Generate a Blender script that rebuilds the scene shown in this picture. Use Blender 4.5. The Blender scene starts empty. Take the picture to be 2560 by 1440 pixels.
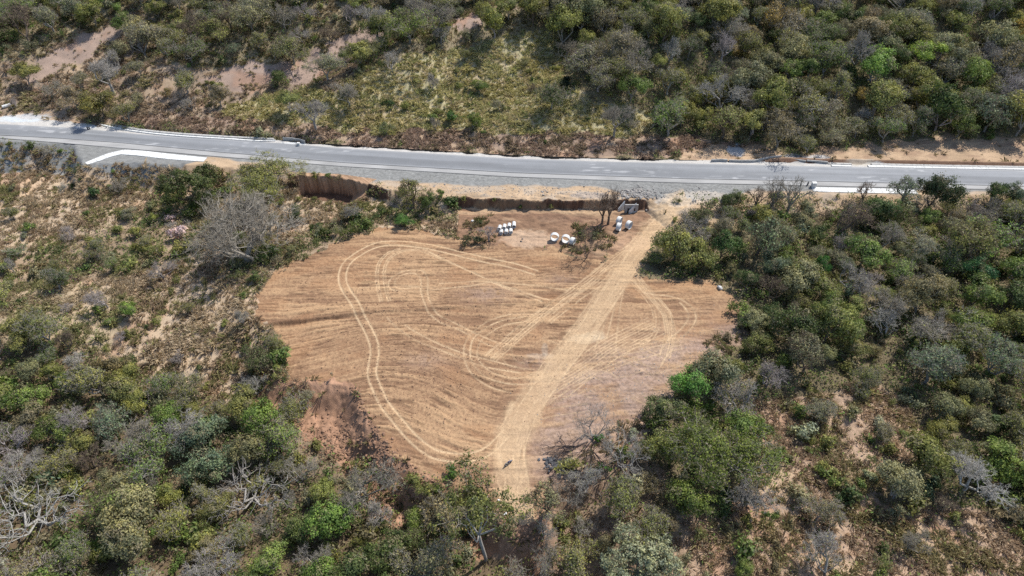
import bpy, math, random
import numpy as np
from mathutils import Vector, Matrix

R = math.radians
rng = np.random.default_rng(7)
random.seed(7)
S = bpy.context.scene
COL = S.collection

# ------------------------------------------------------------------ camera
CAM_H, PITCH, FPX = 115.0, 42.0, 1707.0
cam_d = bpy.data.cameras.new("camera")
cam_d.sensor_width = 36.0
cam_d.lens = 36.0 * FPX / 2560.0
cam_d.clip_start, cam_d.clip_end = 1.0, 3000.0
cam = bpy.data.objects.new("camera", cam_d)
cam.location = (0, 0, CAM_H)
cam.rotation_euler = (R(90 - PITCH), 0, 0)
COL.objects.link(cam)
S.camera = cam

# ------------------------------------------------------------------ light
SUN_EL, SUN_X, SUN_Y = R(55), 0.75, 0.66
sdir = Vector((SUN_X * math.cos(SUN_EL), SUN_Y * math.cos(SUN_EL), math.sin(SUN_EL))).normalized()
w = bpy.data.worlds.new("World")
S.world = w
w.use_nodes = True
nt = w.node_tree
nt.nodes.clear()
sky = nt.nodes.new("ShaderNodeTexSky")
sky.sky_type = 'NISHITA'
sky.sun_disc = False
sky.sun_elevation = SUN_EL
sky.sun_rotation = math.atan2(sdir.x, sdir.y)
sky.altitude = 300
bg = nt.nodes.new("ShaderNodeBackground")
bg.inputs[1].default_value = 0.15
wo = nt.nodes.new("ShaderNodeOutputWorld")
nt.links.new(sky.outputs[0], bg.inputs[0])
nt.links.new(bg.outputs[0], wo.inputs[0])
sl = bpy.data.lights.new("sun", 'SUN')
sl.energy = 4.9
sl.angle = R(0.5)
sl.color = (1.0, 0.955, 0.88)
so = bpy.data.objects.new("sun", sl)
so.rotation_euler = (-sdir).to_track_quat('-Z', 'Y').to_euler()
so.location = (0, 0, 200)
COL.objects.link(so)
S.view_settings.view_transform = 'Standard'
S.view_settings.look = 'None'
S.view_settings.exposure = 0.28
S.view_settings.gamma = 1.0
S.cycles.max_bounces = 5
S.cycles.diffuse_bounces = 3
S.cycles.glossy_bounces = 1
S.cycles.transmission_bounces = 2
S.cycles.use_denoising = False
S.cycles.caustics_reflective = False
S.cycles.caustics_refractive = False

# ------------------------------------------------------------------ projection
CP, SP = math.cos(R(PITCH)), math.sin(R(PITCH))

def project(x, y, z):
    dz = z - CAM_H
    d = y * CP - dz * SP
    d = np.maximum(d, 1.0)
    return 1280 + FPX * x / d, 720 - FPX * (y * SP + dz * CP) / d

def ray(px, py):
    a = (np.asarray(px, float) - 1280) / FPX
    b = (720 - np.asarray(py, float)) / FPX
    return a, CP + b * SP, -SP + b * CP

def flat(px, py, z=0.0):
    a, b, c = ray(px, py)
    t = (CAM_H - z) / -np.minimum(c, -1e-3)
    return a * t, b * t

# ------------------------------------------------------------------ noise
_T = np.random.default_rng(11).random((8, 256, 256))

def vn(x, y, s=0):
    t = _T[s % 8]
    x = np.asarray(x, float) + 37.3 * s
    y = np.asarray(y, float) + 91.7 * s
    xi = np.floor(x).astype(int)
    yi = np.floor(y).astype(int)
    fx = x - xi
    fy = y - yi
    fx = fx * fx * (3 - 2 * fx)
    fy = fy * fy * (3 - 2 * fy)
    a = t[xi & 255, yi & 255]
    b = t[(xi + 1) & 255, yi & 255]
    c = t[xi & 255, (yi + 1) & 255]
    d = t[(xi + 1) & 255, (yi + 1) & 255]
    return (a * (1 - fx) + b * fx) * (1 - fy) + (c * (1 - fx) + d * fx) * fy

def fbm(x, y, s=0, o=4):
    r, a, n = 0, 0.5, 0
    for k in range(o):
        r = r + a * vn(x * 2 ** k, y * 2 ** k, s + k)
        n += a
        a *= 0.5
    return r / n

def ss(a, b, x):
    t = np.clip((x - a) / (b - a), 0, 1)
    return t * t * (3 - 2 * t)

def inside(poly, x, y):
    r = np.zeros(np.shape(x), bool)
    n = len(poly)
    for i in range(n):
        x0, y0 = poly[i]
        x1, y1 = poly[(i + 1) % n]
        if y0 == y1:
            continue
        c = ((y0 > y) != (y1 > y)) & (x < (x1 - x0) * (y - y0) / (y1 - y0) + x0)
        r ^= c
    return r

def edist(poly, x, y, closed=True):
    d = np.full(np.shape(x), 1e9)
    n = len(poly)
    for i in range(n if closed else n - 1):
        x0, y0 = poly[i]
        x1, y1 = poly[(i + 1) % n]
        dx, dy = x1 - x0, y1 - y0
        t = np.clip(((x - x0) * dx + (y - y0) * dy) / (dx * dx + dy * dy + 1e-9), 0, 1)
        d = np.minimum(d, np.hypot(x - x0 - t * dx, y - y0 - t * dy))
    return d

def wpoly(pts, z=0.0):
    p = np.array(pts, float)
    x, y = flat(p[:, 0], p[:, 1], z)
    return list(zip(x, y))

# ------------------------------------------------------------------ layout traced on the ground
ZR = 3.0   # level of the road bank above the cleared field
FIELD_PX = [(655, 705), (720, 665), (800, 625), (880, 590), (950, 574), (1010, 573), (1090, 583), (1150, 600),
            (1215, 617), (1290, 614), (1380, 620), (1440, 642), (1500, 652), (1540, 630), (1590, 590), (1640, 545),
            (1690, 520), (1750, 520), (1715, 545), (1650, 592), (1615, 640), (1600, 690), (1700, 700), (1790, 705),
            (1838, 745), (1852, 800), (1800, 868), (1735, 930), (1690, 985), (1640, 1060), (1560, 1120), (1440, 1180),
            (1352, 1222), (1346, 1312), (1272, 1314), (1248, 1255), (1200, 1215), (1100, 1205), (1060, 1190), (990, 1140), (940, 1070),
            (905, 1010), (880, 958), (780, 947), (700, 945), (725, 900), (705, 860), (690, 820), (640, 800), (638, 745)]
FIELD = wpoly(FIELD_PX)
YARD_PX = [(1150, 505), (1640, 500), (1700, 500), (1600, 600), (1500, 655), (1380, 622), (1290, 616), (1215, 620), (1140, 590)]
YARD = wpoly(YARD_PX, 0.3)

def line_y(pts, z):
    p = np.array(pts, float)
    x, y = flat(p[:, 0], p[:, 1], z)
    return lambda X: np.interp(X, x, y)

y_far = line_y([(-900, 265), (-300, 295), (0, 311), (200, 322), (343, 336), (437, 343), (689, 358), (860, 372), (1065, 384),
                (1280, 397.5), (1495, 404.5), (1710, 409.5), (2080, 418), (2560, 427), (3400, 440)], ZR)
y_l1 = line_y([(-900, 285), (-300, 322), (0, 339), (150, 347), (300, 358), (531, 380), (860, 408), (1280, 433), (1710, 448),
               (2002, 453.5), (2560, 467), (3400, 484)], ZR)
y_l2 = line_y([(-900, 288), (-300, 328), (0, 346), (176, 360), (302, 371), (531, 391), (860, 417), (1280, 443), (1710, 458),
               (2016, 465), (2560, 476), (3400, 494)], ZR)
y_bench = line_y([(-900, 300), (-300, 340), (0, 353), (185, 364), (203, 410), (260, 408), (300, 404), (400, 410), (520, 414), (640, 425), (745, 440), (850, 446),
                  (940, 459), (1000, 478), (1080, 487), (1150, 494), (1200, 500), (1540, 500), (1600, 498), (1640, 492),
                  (1760, 490), (1900, 488), (2200, 486), (2560, 486), (3400, 505)], ZR)

def tabx(pts, y=480):
    p = np.array(pts, float)
    x, _ = flat(p[:, 0], np.full(len(p), float(y)), 0)
    return lambda X: np.interp(X, x, p[:, 1])

wallw = tabx([(-900, 9), (0, 9), (200, 9), (330, 7), (640, 7), (742, 3), (752, .5), (930, .6), (990, 4), (1110, 4), (1150, .6), (1550, .6),
              (1600, 2), (1650, 14), (1760, 12), (2000, 6), (3400, 7)])
PIT = wpoly([(744, 430), (850, 435), (942, 448)], ZR) + wpoly([(870, 503), (800, 500), (744, 486)], 0.8)
STEP_PX = [(600, 812), (700, 801), (800, 791), (900, 778), (1050, 770), (1250, 757), (1420, 748)]
STEPX, STEPY = flat(np.array([p[0] for p in STEP_PX], float), np.array([p[1] for p in STEP_PX], float), 0)
SCL = wpoly([(690, 935), (780, 947), (880, 958), (905, 1010), (940, 1070), (990, 1140), (1060, 1190), (1100, 1205), (1200, 1215), (1262, 1250), (1330, 1300)])

def base_height(X, Y):
    d_in = inside(FIELD, X, Y) | inside(YARD, X, Y)
    de = edist(FIELD, X, Y)
    out = np.where(d_in, 0.0, de)
    # lower ground around the cleared field
    low = ss(118, 96, Y) * ss(25, 0, X)
    lowr = ss(110, 80, Y) * ss(-5, 15, X)
    z = -6.0 * low * ss(-.3, 6.6, out) - 2.2 * lowr * ss(0, 9, out)
    leftw = ss(-45, -80, X)
    z = z - 2.5 * leftw * ss(0, 12, out) * (1 - low)
    rough = ss(0.5, 6, out)
    z = z + rough * (fbm(X / 26, Y / 26, 1) - .5) * 4.0 + rough * (fbm(X / 5, Y / 5, 3) - .5) * .9
    z = z + (1 - rough) * (fbm(X / 14, Y / 14, 5) - .5) * .5
    # low step across the field, deepest at its left end
    ys = np.interp(X, STEPX, STEPY)
    dep = np.interp(X, [-80, -66, -50, -35, -10, 15, 22], [0, 1.1, 1.2, .5, .35, .3, 0])
    z = z - dep * ss(0.0, .9, ys - Y) * ss(28, 6, ys - Y) * (out < .5)
    xa = flat(872., 480., 0)[0]
    z = np.where(inside(PIT, X, Y), -3.0 + 5.2 * np.clip((X - xa) / 7.5, 0, 1), z)
    # road bank
    yb = y_bench(X) + (vn(X / 2.5, X * 0 + 3, 2) - .5) * 1.5 + (vn(X / .8, X * 0 + 9, 3) - .5) * .7 + (vn(X / 9, X * 0 + 5, 4) - .5) * 1.6 * ss(12, 30, np.abs(X - 20))
    ww = wallw(X)
    t = np.clip((yb - Y) / ww, 0, 1)
    z = ZR * (1 - t) + z * t
    bumpy = ss(0.3, 2, y_l2(X) - Y)
    z = np.where(Y > yb, ZR - .03 + (fbm(X / 2, Y / 1.2, 4) - .5) * .25 * bumpy, z)
    # hillside beyond the road
    d = Y - y_far(X) - np.interp(X, [-220, -150, -120, -60, 45, 65, 95, 230], [6, 4, 3.0, 2.6, 3, 6, 12, 15])
    onset = np.where(d > 0, np.sqrt(d * d + 9) - 3, 0)
    hill = ZR + .25 * onset
    ph = (-X * math.sin(R(38)) + Y * math.cos(R(38)))
    hf = ss(0, 30, d)
    hill = hill + hf * (np.sin(ph / 52 * 6.283 + 2.0) * 3.4 + (fbm(X / 22, Y / 22, 6) - .5) * 5) + ss(0, 4, d) * (fbm(X / 4, Y / 4, 2) - .5) * 1.0
    z = np.where(d > 0, hill, z)
    # ditch behind the left gutter
    dx = (X > -128) & (X < -60)
    z = z - 1.3 * dx * np.exp(-((d - 1.2) / 1.1) ** 2)
    # low earth berm on the right bench
    z = z + 1.0 * ss(70, 85, X) * np.exp(-((Y - y_far(X) - 3.4) / .8) ** 2)
    return z

def stretch(lo, a, b, hi, fine, coarse):
    return np.concatenate([np.arange(lo, a, coarse), np.arange(a, b, fine), np.arange(b, hi + coarse, coarse)])

GX = stretch(-290, -80, 80, 290, .21, .8)
GY = stretch(10, 58, 212, 380, .22, .8)
XX, YY = np.meshgrid(GX, GY)
# evaluate the broad shape on a coarse grid, the walls on the fine one
ZZ = base_height(XX, YY)

def lookup(A, x, y):
    i = np.clip(np.searchsorted(GX, x) - 1, 0, len(GX) - 2)
    j = np.clip(np.searchsorted(GY, y) - 1, 0, len(GY) - 2)
    fx = np.clip((x - GX[i]) / (GX[i + 1] - GX[i]), 0, 1)
    fy = np.clip((y - GY[j]) / (GY[j + 1] - GY[j]), 0, 1)
    return (A[j, i] * (1 - fx) + A[j, i + 1] * fx) * (1 - fy) + (A[j + 1, i] * (1 - fx) + A[j + 1, i + 1] * fx) * fy

def gz(x, y):
    return lookup(ZZ, np.asarray(x, float), np.asarray(y, float))

def ground(px, py):
    """point on the terrain seen in that direction"""
    px = np.atleast_1d(np.asarray(px, float))
    py = np.atleast_1d(np.asarray(py, float))
    a, b, c = ray(px, py)
    t = np.full(px.shape, 60.0)
    done = np.zeros(px.shape, bool)
    for _ in range(900):
        z = CAM_H + c * t
        hit = z <= gz(a * t, b * t)
        done |= hit
        if done.all():
            break
        t = np.where(done, t, t + .5)
    lo, hi = t - .5, t
    for _ in range(10):
        m = (lo + hi) / 2
        h = CAM_H + c * m <= gz(a * m, b * m)
        hi = np.where(h, m, hi)
        lo = np.where(h, lo, m)
    return a * hi, b * hi, CAM_H + c * hi

def g1(px, py):
    x, y, z = ground(px, py)
    return float(x[0]), float(y[0]), float(z[0])

# ------------------------------------------------------------------ zones (id: dict)
Z = {}
def zone(zid, polys, **k):
    Z[zid] = dict(polys=polys, **k)

zone(1, [[(-2500, -2500), (5000, -2500), (5000, 430), (2560, 427), (1280, 390), (0, 300), (-2500, 240)]],
     sp=7.6, mix=(.42, .41, .17), shrub=3.0, under=13, grass=0.4, g=(.17, .14, .085), size=1.3, pal='hill')
zone(18, [[(-2500, -2500), (1330, -2500), (1300, 80), (1000, 150), (600, 190), (-2500, 190)]],
     sp=8.6, mix=(.3, .45, .25), shrub=3, under=5, grass=2, g=(.24, .195, .125), size=1.15, pal='hill')
zone(2, [[(-2500, 150), (60, 150), (330, 20), (420, 60), (350, 150), (650, 180), (700, 230), (950, 50), (1010, 60), (900, 160),
          (860, 240), (800, 330), (250, 310), (-2500, 230)]],
     sp=12.5, mix=(.2, .4, .4), shrub=.7, under=.2, grass=2.4, g=(.27, .205, .15), size=1.0, pal='hill')
zone(3, [[(560, 330), (560, 270), (700, 230), (860, 230), (880, 200), (1000, 140), (1130, 125), (1300, 80), (1400, 80), (1420, 200),
          (1480, 260), (1560, 250), (1680, 330), (1500, 340), (860, 335)]],
     sp=16, mix=(.3, .4, .3), shrub=1.0, under=.25, grass=7, g=(.34, .30, .18), size=.7, pal='ridge')
zone(4, [[(60, 170), (230, 75), (330, 45), (300, 90), (200, 160), (60, 210)], [(690, 200), (820, 110), (930, 65), (1000, 70), (900, 125), (760, 215)],
         [(1130, 60), (1270, 0), (1290, 20), (1150, 90)], [(500, 190), (640, 150), (740, 150), (720, 185), (560, 230)]],
     sp=0, mix=(0, 0, 1), shrub=.1, under=.1, grass=.15, g=(.31, .23, .185), size=.7, pal='hill')
zone(5, [[(800, 325), (1500, 335), (1900, 360), (1880, 400), (1700, 392), (1480, 400), (1280, 393), (1000, 375), (840, 362)],
         [(250, 290), (560, 290), (800, 320), (840, 362), (680, 345), (430, 325), (280, 305)]],
     sp=0, mix=(0, 0, 1), shrub=.4, under=.1, grass=3.0, g=(.27, .195, .145), size=.6, pal='brown')
zone(6, [[(-2500, 360), (0, 360), (240, 395), (560, 412), (760, 450), (760, 490), (960, 490), (1150, 498), (1185, 560), (1150, 600), (1000, 572), (880, 590),
          (650, 700), (690, 900), (780, 960), (740, 1040), (560, 1010), (200, 880), (-2500, 880)]],
     sp=19, mix=(.25, .35, .4), shrub=1.3, under=.08, grass=4.6, g=(.39, .30, .21), size=.5, pal='straw')
zone(7, [[(-200, 640), (60, 640), (220, 590), (330, 545), (400, 490), (560, 480), (520, 560), (500, 650), (300, 690), (160, 700), (-200, 700)],
         [(620, 640), (760, 600), (860, 540), (1150, 495), (1150, 555), (950, 568), (860, 597), (760, 645), (690, 680), (560, 700)],
         [(600, 880), (690, 860), (720, 940), (760, 1080), (650, 1060)]],
     sp=8.5, mix=(.35, .4, .25), shrub=4.0, under=3.5, grass=2.5, g=(.27, .2, .135), size=.55, pal='straw')
zone(8, [[(-2500, 680), (140, 700), (340, 740), (270, 880), (-2500, 880)]],
     sp=12, mix=(.25, .5, .25), shrub=2.6, under=1.1, grass=3.8, g=(.33, .26, .175), size=.55, pal='straw')
zone(9, [[(-2500, 850), (150, 860), (330, 930), (560, 1020), (740, 1070), (860, 1150), (1010, 1180), (1110, 1215), (1230, 1300), (1330, 1340),
          (1340, 3000), (-2500, 3000)]],
     sp=6.0, mix=(.43, .37, .20), shrub=4.5, under=12, grass=.3, g=(.15, .11, .07), size=.92, pal='near')
zone(10, [[(1640, 610), (1700, 540), (1790, 520), (1900, 525), (2100, 518), (2560, 512), (5000, 520), (5000, 3000), (1340, 3000), (1400, 1240),
           (1560, 1110), (1640, 1060), (1690, 985), (1760, 930), (1850, 840), (1850, 760), (1790, 700), (1610, 670)]],
     sp=6.6, mix=(.46, .36, .18), shrub=5, under=14, grass=.3, g=(.16, .13, .08), size=.95, pal='right')
zone(11, [[(1880, 1000), (2200, 960), (2320, 1080), (2200, 1250), (2560, 1290), (5000, 1290), (5000, 3000), (1600, 3000), (1680, 1300), (1850, 1240)]],
     sp=12.5, mix=(.2, .5, .3), shrub=3.4, under=1.3, grass=4.2, g=(.33, .235, .165), size=.8, pal='dry')
zone(12, [[(1340, 1200), (1480, 1130), (1620, 1095), (1660, 1200), (1600, 1440), (1600, 3000), (1340, 3000)]],
     sp=5.6, mix=(.12, .43, .45), shrub=3, under=2, grass=1.0, g=(.27, .185, .13), size=.75, pal='dry')
zone(14, [[(778, 946), (880, 956), (910, 1010), (945, 1070), (995, 1140), (1075, 1195), (1010, 1215), (900, 1150), (850, 1130), (760, 1105), (738, 1050)]],
     sp=0, mix=(0, 0, 1), shrub=0, under=0, grass=.1, g=(.235, .138, .09), size=.6, pal='brown')
zone(15, [[(1205, 1215), (1262, 1245), (1285, 1290), (1330, 1300), (1345, 1215), (1420, 1190), (1440, 1290), (1350, 1360), (1235, 1390), (1180, 1290)]],
     sp=0, mix=(0, 0, 1), shrub=.8, under=.4, grass=.8, g=(.27, .185, .125), size=.6, pal='dry')
zone(17, [[(700, 1110), (738, 1060), (760, 1105), (850, 1130), (900, 1150), (1010, 1215), (1075, 1198), (1120, 1240), (1110, 1300), (990, 1280), (850, 1210), (740, 1175)]],
     sp=0, mix=(0, 0, 1), shrub=9, under=8, grass=1.0, g=(.2, .15, .1), size=.6, pal='near')
zone(16, [[(1165, 572), (1215, 580), (1260, 605), (1240, 622), (1175, 614)], [(1440, 556), (1500, 566), (1530, 600), (1500, 636), (1440, 634), (1395, 622), (1415, 600)],
          [(1165, 545), (1230, 545), (1240, 560), (1170, 570)]],
     sp=0, mix=(0, 0, 1), shrub=3, under=1.5, grass=2.5, g=(.25, .17, .115), size=.6, pal='brown')
zone(19, [[(1370, 1215), (1440, 1130), (1550, 1060), (1640, 1020), (1700, 985), (1650, 1065), (1570, 1125), (1440, 1190)], [(1770, 860), (1860, 800), (1870, 850), (1790, 920), (1740, 930)]],
     sp=0, mix=(0, 0, 1), shrub=3.5, under=1.0, grass=1.4, g=(.27, .19, .14), size=.6, pal='dry')
zone(13, [[(1700, 378), (1880, 362), (1960, 385), (2080, 372), (2330, 343), (2560, 343), (5000, 343), (5000, 450), (2080, 415), (1700, 405)],
          [(-400, 275), (110, 285), (180, 300), (220, 325), (-400, 305)]],
     sp=0, mix=(0, 0, 1), shrub=.12, under=0, grass=.1, g=(.37, .265, .175), size=.6, pal='brown')

def in_field(x, y):
    xj = x + (vn(x / 2.3, y / 2.3, 1) - .5) * 2.6 + (vn(x / .7, y / .7, 3) - .5) * 1.1
    yj = y + (vn(x / 2.3, y / 2.3, 4) - .5) * 2.6 + (vn(x / .7, y / .7, 6) - .5) * 1.1
    return inside(FIELD, xj, yj)

def zones_at(x, y, z):
    px, py = project(x, y, z)
    px = px + (vn(x / 3, y / 3, 1) - .5) * 34 + (vn(x / .9, y / .9, 2) - .5) * 12
    py = py + (vn(x / 3, y / 3, 3) - .5) * 24
    zid = np.where(y > y_far(x), 1, 10)
    zid = np.where((y < y_far(x)) & (x < 0), 9, zid)
    far = y > y_far(x) + 1.5
    for k, v in Z.items():
        for p in v['polys']:
            m = inside(p, px, py)
            if k in (1, 2, 3, 4, 5, 13, 18):
                m &= far
            else:
                m &= ~far
            zid = np.where(m, k, zid)
    fld = in_field(x, y)
    clear = fld | inside(YARD, x, y) | inside(PIT, x, y)
    clear |= (y > y_bench(x) - .8) & (y < y_far(x) + 2.4)
    zid = np.where(clear & ~((zid == 16) & ~fld) & (zid != 19), 0, zid)
    return zid

# ------------------------------------------------------------------ terrain colour and furrows
PXX, PYY = project(XX, YY, ZZ)
ZID = zones_at(XX, YY, ZZ)
C = np.zeros(XX.shape + (3,))
for k, v in Z.items():
    C[ZID == k] = v['g']
mot = fbm(XX / 6, YY / 6, 1)
motf = fbm(XX / 1.1, YY / 1.1, 4)
C *= (0.62 + .5 * mot + .36 * motf)[..., None]
# pale dry patches and reddish earth between the plants
m = ss(.52, .66, fbm(XX / 4.3, YY / 4.3, 6))[..., None] * np.isin(ZID, (2, 3, 5, 6, 8, 11, 12))[..., None]
C = C * (1 - .5 * m) + .5 * m * np.array((.43, .32, .21))
m = ss(.5, .62, fbm(XX / 3.4, YY / 1.6, 5))[..., None] * (ZID == 13)[..., None]
C = C * (1 - .6 * m) + .6 * m * np.array((.27, .18, .125))
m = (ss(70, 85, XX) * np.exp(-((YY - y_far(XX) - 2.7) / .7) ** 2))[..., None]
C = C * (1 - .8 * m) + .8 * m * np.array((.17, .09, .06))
m = ss(.6, .72, fbm(XX / 7, YY / 7, 2))[..., None] * np.isin(ZID, (2, 4, 5, 6, 11))[..., None]
C = C * (1 - .45 * m) + .45 * m * np.array((.33, .18, .11))

infield = in_field(XX, YY)
inyard = inside(YARD, XX, YY)
wpt = lambda a, b: flat(float(a), float(b), 0)
p1, p2, p3 = wpt(820, 880), wpt(1080, 1060), wpt(1700, 880)
w1 = np.exp(-(((XX - p1[0]) / 26) ** 2 + ((YY - p1[1]) / 14) ** 2))
w2 = np.exp(-(((XX - p2[0]) / 20) ** 2 + ((YY - p2[1]) / 17) ** 2))
yw = YY - .30 * (XX - p1[0]) * w1 + .5 * (XX - p2[0]) * w2 + (fbm(XX / 30, YY / 18, 2) - .5) * 3
fur = vn(XX / 7.5, yw / .62, 3) * .5 + vn(XX / 3.0, yw / .33, 5) * .3 + vn(XX / 16, yw / 1.6, 6) * .35
fur = (fur - .57) * ss(.3, .6, fbm(XX / 12, YY / 9, 7) + .2)
clod = vn(XX / .42, YY / .34, 1) * .6 + vn(XX / .23, YY / .23, 7) * .4
soil = np.array((.385, .248, .142))
soil2 = np.array((.218, .130, .078))
redd = np.array((.32, .178, .095))
big = fbm(XX / 13, YY / 8, 3)
dash = ss(.62, .82, vn(XX / 2.6, yw / .27, 1)) * ss(.3, .6, fbm(XX / 7, YY / 5, 4))
fur = fur * (.45 + .9 * ss(.35, .7, fbm(XX / 10, YY / 6, 2))) - dash * .16
t = np.clip(.50 - fur * 2.6 - (clod - .5) * 1.15 + (big - .5) * .9, 0, 1)[..., None]
fc = soil * (1 - t) + soil2 * t
fc = fc * (1 - .34 * dash * (.4 + clod))[..., None]
t = ss(.56, .7, fbm(XX / 9, yw / 5, 5))[..., None] * .35
fc = fc * (1 - t) + redd * t

GREY_PX = [(1600, 860), (1700, 875), (1850, 820), (1790, 900), (1710, 960), (1650, 1080), (1500, 1150), (1380, 1210), (1360, 1120), (1400, 1020), (1440, 960), (1500, 915)]
gp = wpoly(GREY_PX)
gm = np.where(inside(gp, XX, YY), 1.0, np.exp(-edist(gp, XX, YY) / 4)) * (.3 + .7 * ss(.32, .66, fbm(XX / 5, YY / 3, 6) + .06))
for (a, b, r0, s) in [(1215, 735, 6, .6), (1060, 900, 5, .45), (1800, 870, 8, .7), (1340, 905, 4, .6), (1400, 700, 4, .4)]:
    q = wpt(a, b)
    gm = np.maximum(gm, s * np.exp(-(((XX - q[0]) / r0) ** 2 + ((YY - q[1]) / (r0 * .5)) ** 2)) * ss(.3, .6, motf + .1))
gcol = np.array((.30, .225, .19))[None, None] * (.65 + .7 * vn(XX / .45, YY / .45, 2))[..., None]
fc = fc * (1 - gm[..., None] * .6) + gcol * gm[..., None] * .6
C[infield] = fc[infield]
yc = np.array((.235, .145, .093)) * (.5 + .42 * mot + .42 * motf)[..., None]
yt = ss(.5, .64, fbm(XX / 6, YY / 2.2, 7))[..., None]
yc = yc * (1 - .4 * yt) + .4 * yt * np.array((.42, .29, .185))
ym = inyard & ~infield
C[ym] = yc[ym]

# road bank: gravel near the carriageway, tan bench beyond
dn = y_l2(XX) - YY
onb = (dn > -.5) & (YY > y_bench(XX) - wallw(XX) * 1.0 - .3)
gw = np.interp(XX, *[np.array(v) for v in zip((-230, 14), (-105, 12), (-95, .5), (-72, 2), (-60, 6), (-35, 7), (0, 4.5), (25, 4.5), (38, 8), (60, 8), (70, 3.5), (110, 1.5), (230, 1.5))])
gw = gw + (vn(XX / 4, YY / 3, 4) - .5) * 2.4
gr = np.array((.225, .225, .215)) * (.72 + .5 * vn(XX / .6, YY / .35, 3) * (.6 + .6 * mot))[..., None]
tb = np.array((.42, .305, .20)) * (.62 + .34 * motf + .34 * mot)[..., None]
tb = tb * (1 - .4 * ss(.5, .65, fbm(XX / 5, YY / 2, 3))[..., None]) + .4 * ss(.5, .65, fbm(XX / 5, YY / 2, 3))[..., None] * np.array((.37, .33, .28))
t = ss(-.5, .9, gw - dn)[..., None]
bc = gr * t + tb * (1 - t)
C[onb] = bc[onb]
# cut faces: earth strata, darkened to carry the shade of the walls
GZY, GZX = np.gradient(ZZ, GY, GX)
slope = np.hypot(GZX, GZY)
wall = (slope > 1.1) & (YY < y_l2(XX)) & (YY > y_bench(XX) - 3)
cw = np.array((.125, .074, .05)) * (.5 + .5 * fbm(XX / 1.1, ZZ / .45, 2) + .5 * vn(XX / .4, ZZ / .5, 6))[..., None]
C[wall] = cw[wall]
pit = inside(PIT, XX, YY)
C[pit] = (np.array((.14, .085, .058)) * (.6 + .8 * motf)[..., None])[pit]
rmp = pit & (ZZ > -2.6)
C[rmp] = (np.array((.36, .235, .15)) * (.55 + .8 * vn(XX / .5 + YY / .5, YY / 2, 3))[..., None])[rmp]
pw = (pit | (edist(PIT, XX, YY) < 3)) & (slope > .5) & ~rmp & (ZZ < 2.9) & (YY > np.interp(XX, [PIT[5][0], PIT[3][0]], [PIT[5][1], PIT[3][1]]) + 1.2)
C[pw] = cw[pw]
# scarp of tipped earth below the field
dsc = edist(SCL, XX, YY, False)
sc = (~infield) & (dsc < 9 + (vn(XX / 3, YY / 3, 3) - .5) * 4) & (YY < p1[1] - 2) & (XX < 6)
scc = np.array((.30, .178, .115)) * (.5 + .62 * mot + .5 * vn(XX / .7, YY / .7, 6))[..., None]
C[sc] = scc[sc]
ZID = np.where(sc & (dsc < 6), 0, ZID)
ZZ += np.where(sc, (vn(XX / .8, YY / .8, 6) - .5) * .5 + (vn(XX / 2.2, YY / 2.2, 3) - .5) * .8, 0)
# verge beyond the road
v = (YY > y_far(XX) - .5) & (YY < y_far(XX) + np.interp(XX, [-220, -150, -120, -60, 45, 70, 230], [6, 4, 3, 1.6, 1.6, 2.2, 2.2]) + (vn(XX / 3, YY / 3, 5) - .5) * 1.6)
vc = np.array((.46, .44, .41)) * (.72 + .3 * motf + .2 * mot)[..., None]
C[v] = vc[v]
# spilled pale crushed stone
for (a, b, rx, ry, cc, zz_) in [(60, 296, 9, 2.6, (.50, .56, .60), 3), (1840, 368, 2.6, 4.2, (.5, .53, .56), 4), (2045, 392, 4.5, 2.0, (.45, .47, .48), 3.4), (1985, 388, 3, 1.6, (.36, .38, .42), 3.4),
                            (2150, 408, 4.5, 1.6, (.5, .44, .35), 3), (730, 360, 4.2, 1.4, (.6, .63, .64), 3), (215, 318, 3.6, 1.3, (.58, .6, .62), 3),
                            (1690, 498, 5.5, 2.6, (.46, .46, .44), 3), (1320, 598, 7.5, 4.0, (.50, .36, .25), 0), (1300, 375, 2, .5, (.5, .46, .4), 3),
                            (1750, 492, 9, 3.0, (.46, .40, .33), 3), (1470, 508, 6, 1.7, (.3, .27, .25), .2), (1350, 888, 3.5, 1.0, (.36, .31, .25), 0),
                            (1362, 872, .8, 2.0, (.36, .32, .26), 0), (1485, 838, 3.0, 1.6, (.56, .47, .33), 0), (1460, 845, 4.0, 1.5, (.56, .46, .32), 0),
                            (1575, 606, 8, 3.5, (.38, .245, .16), 0), (1490, 530, 5, 2, (.40, .27, .17), 0),
                            (1230, 531, 20, .9, (.50, .34, .21), 0), (1400, 531, 16, .8, (.46, .32, .2), 0), (1320, 535, 8, 2.0, (.2, .12, .08), 0), (1420, 545, 9, 2.2, (.18, .11, .075), 0), (1560, 590, 5, 2.5, (.34, .22, .14), 0)]:
    x0, y0 = flat(float(a), float(b), zz_)
    q = ((XX - x0) / rx) ** 2 + ((YY - y0) / ry) ** 2
    mm = ss(1.35, .55, q + (motf - .5) * 1.3)[..., None]
    kk = .3 if zz_ == 0 and b > 800 else .6
    C = C * (1 - mm * kk) + mm * kk * np.array(cc) * (.8 + .4 * clod)[..., None]
# gully at the far left
for gpts in [[(-60, 500), (30, 490), (70, 455), (110, 430)], [(0, 640), (90, 650), (170, 675)], [(90, 400), (60, 440)]]:
    g = wpoly(gpts, 0)
    dg = edist(g, XX, YY, False)
    ZZ -= 1.1 * np.exp(-(dg / 1.2) ** 2)
    mm = (np.exp(-(dg / 2.4) ** 2) * .7)[..., None]
    C = C * (1 - mm) + mm * np.array((.46, .33, .22)) * (.7 + .6 * motf)[..., None]

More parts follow.
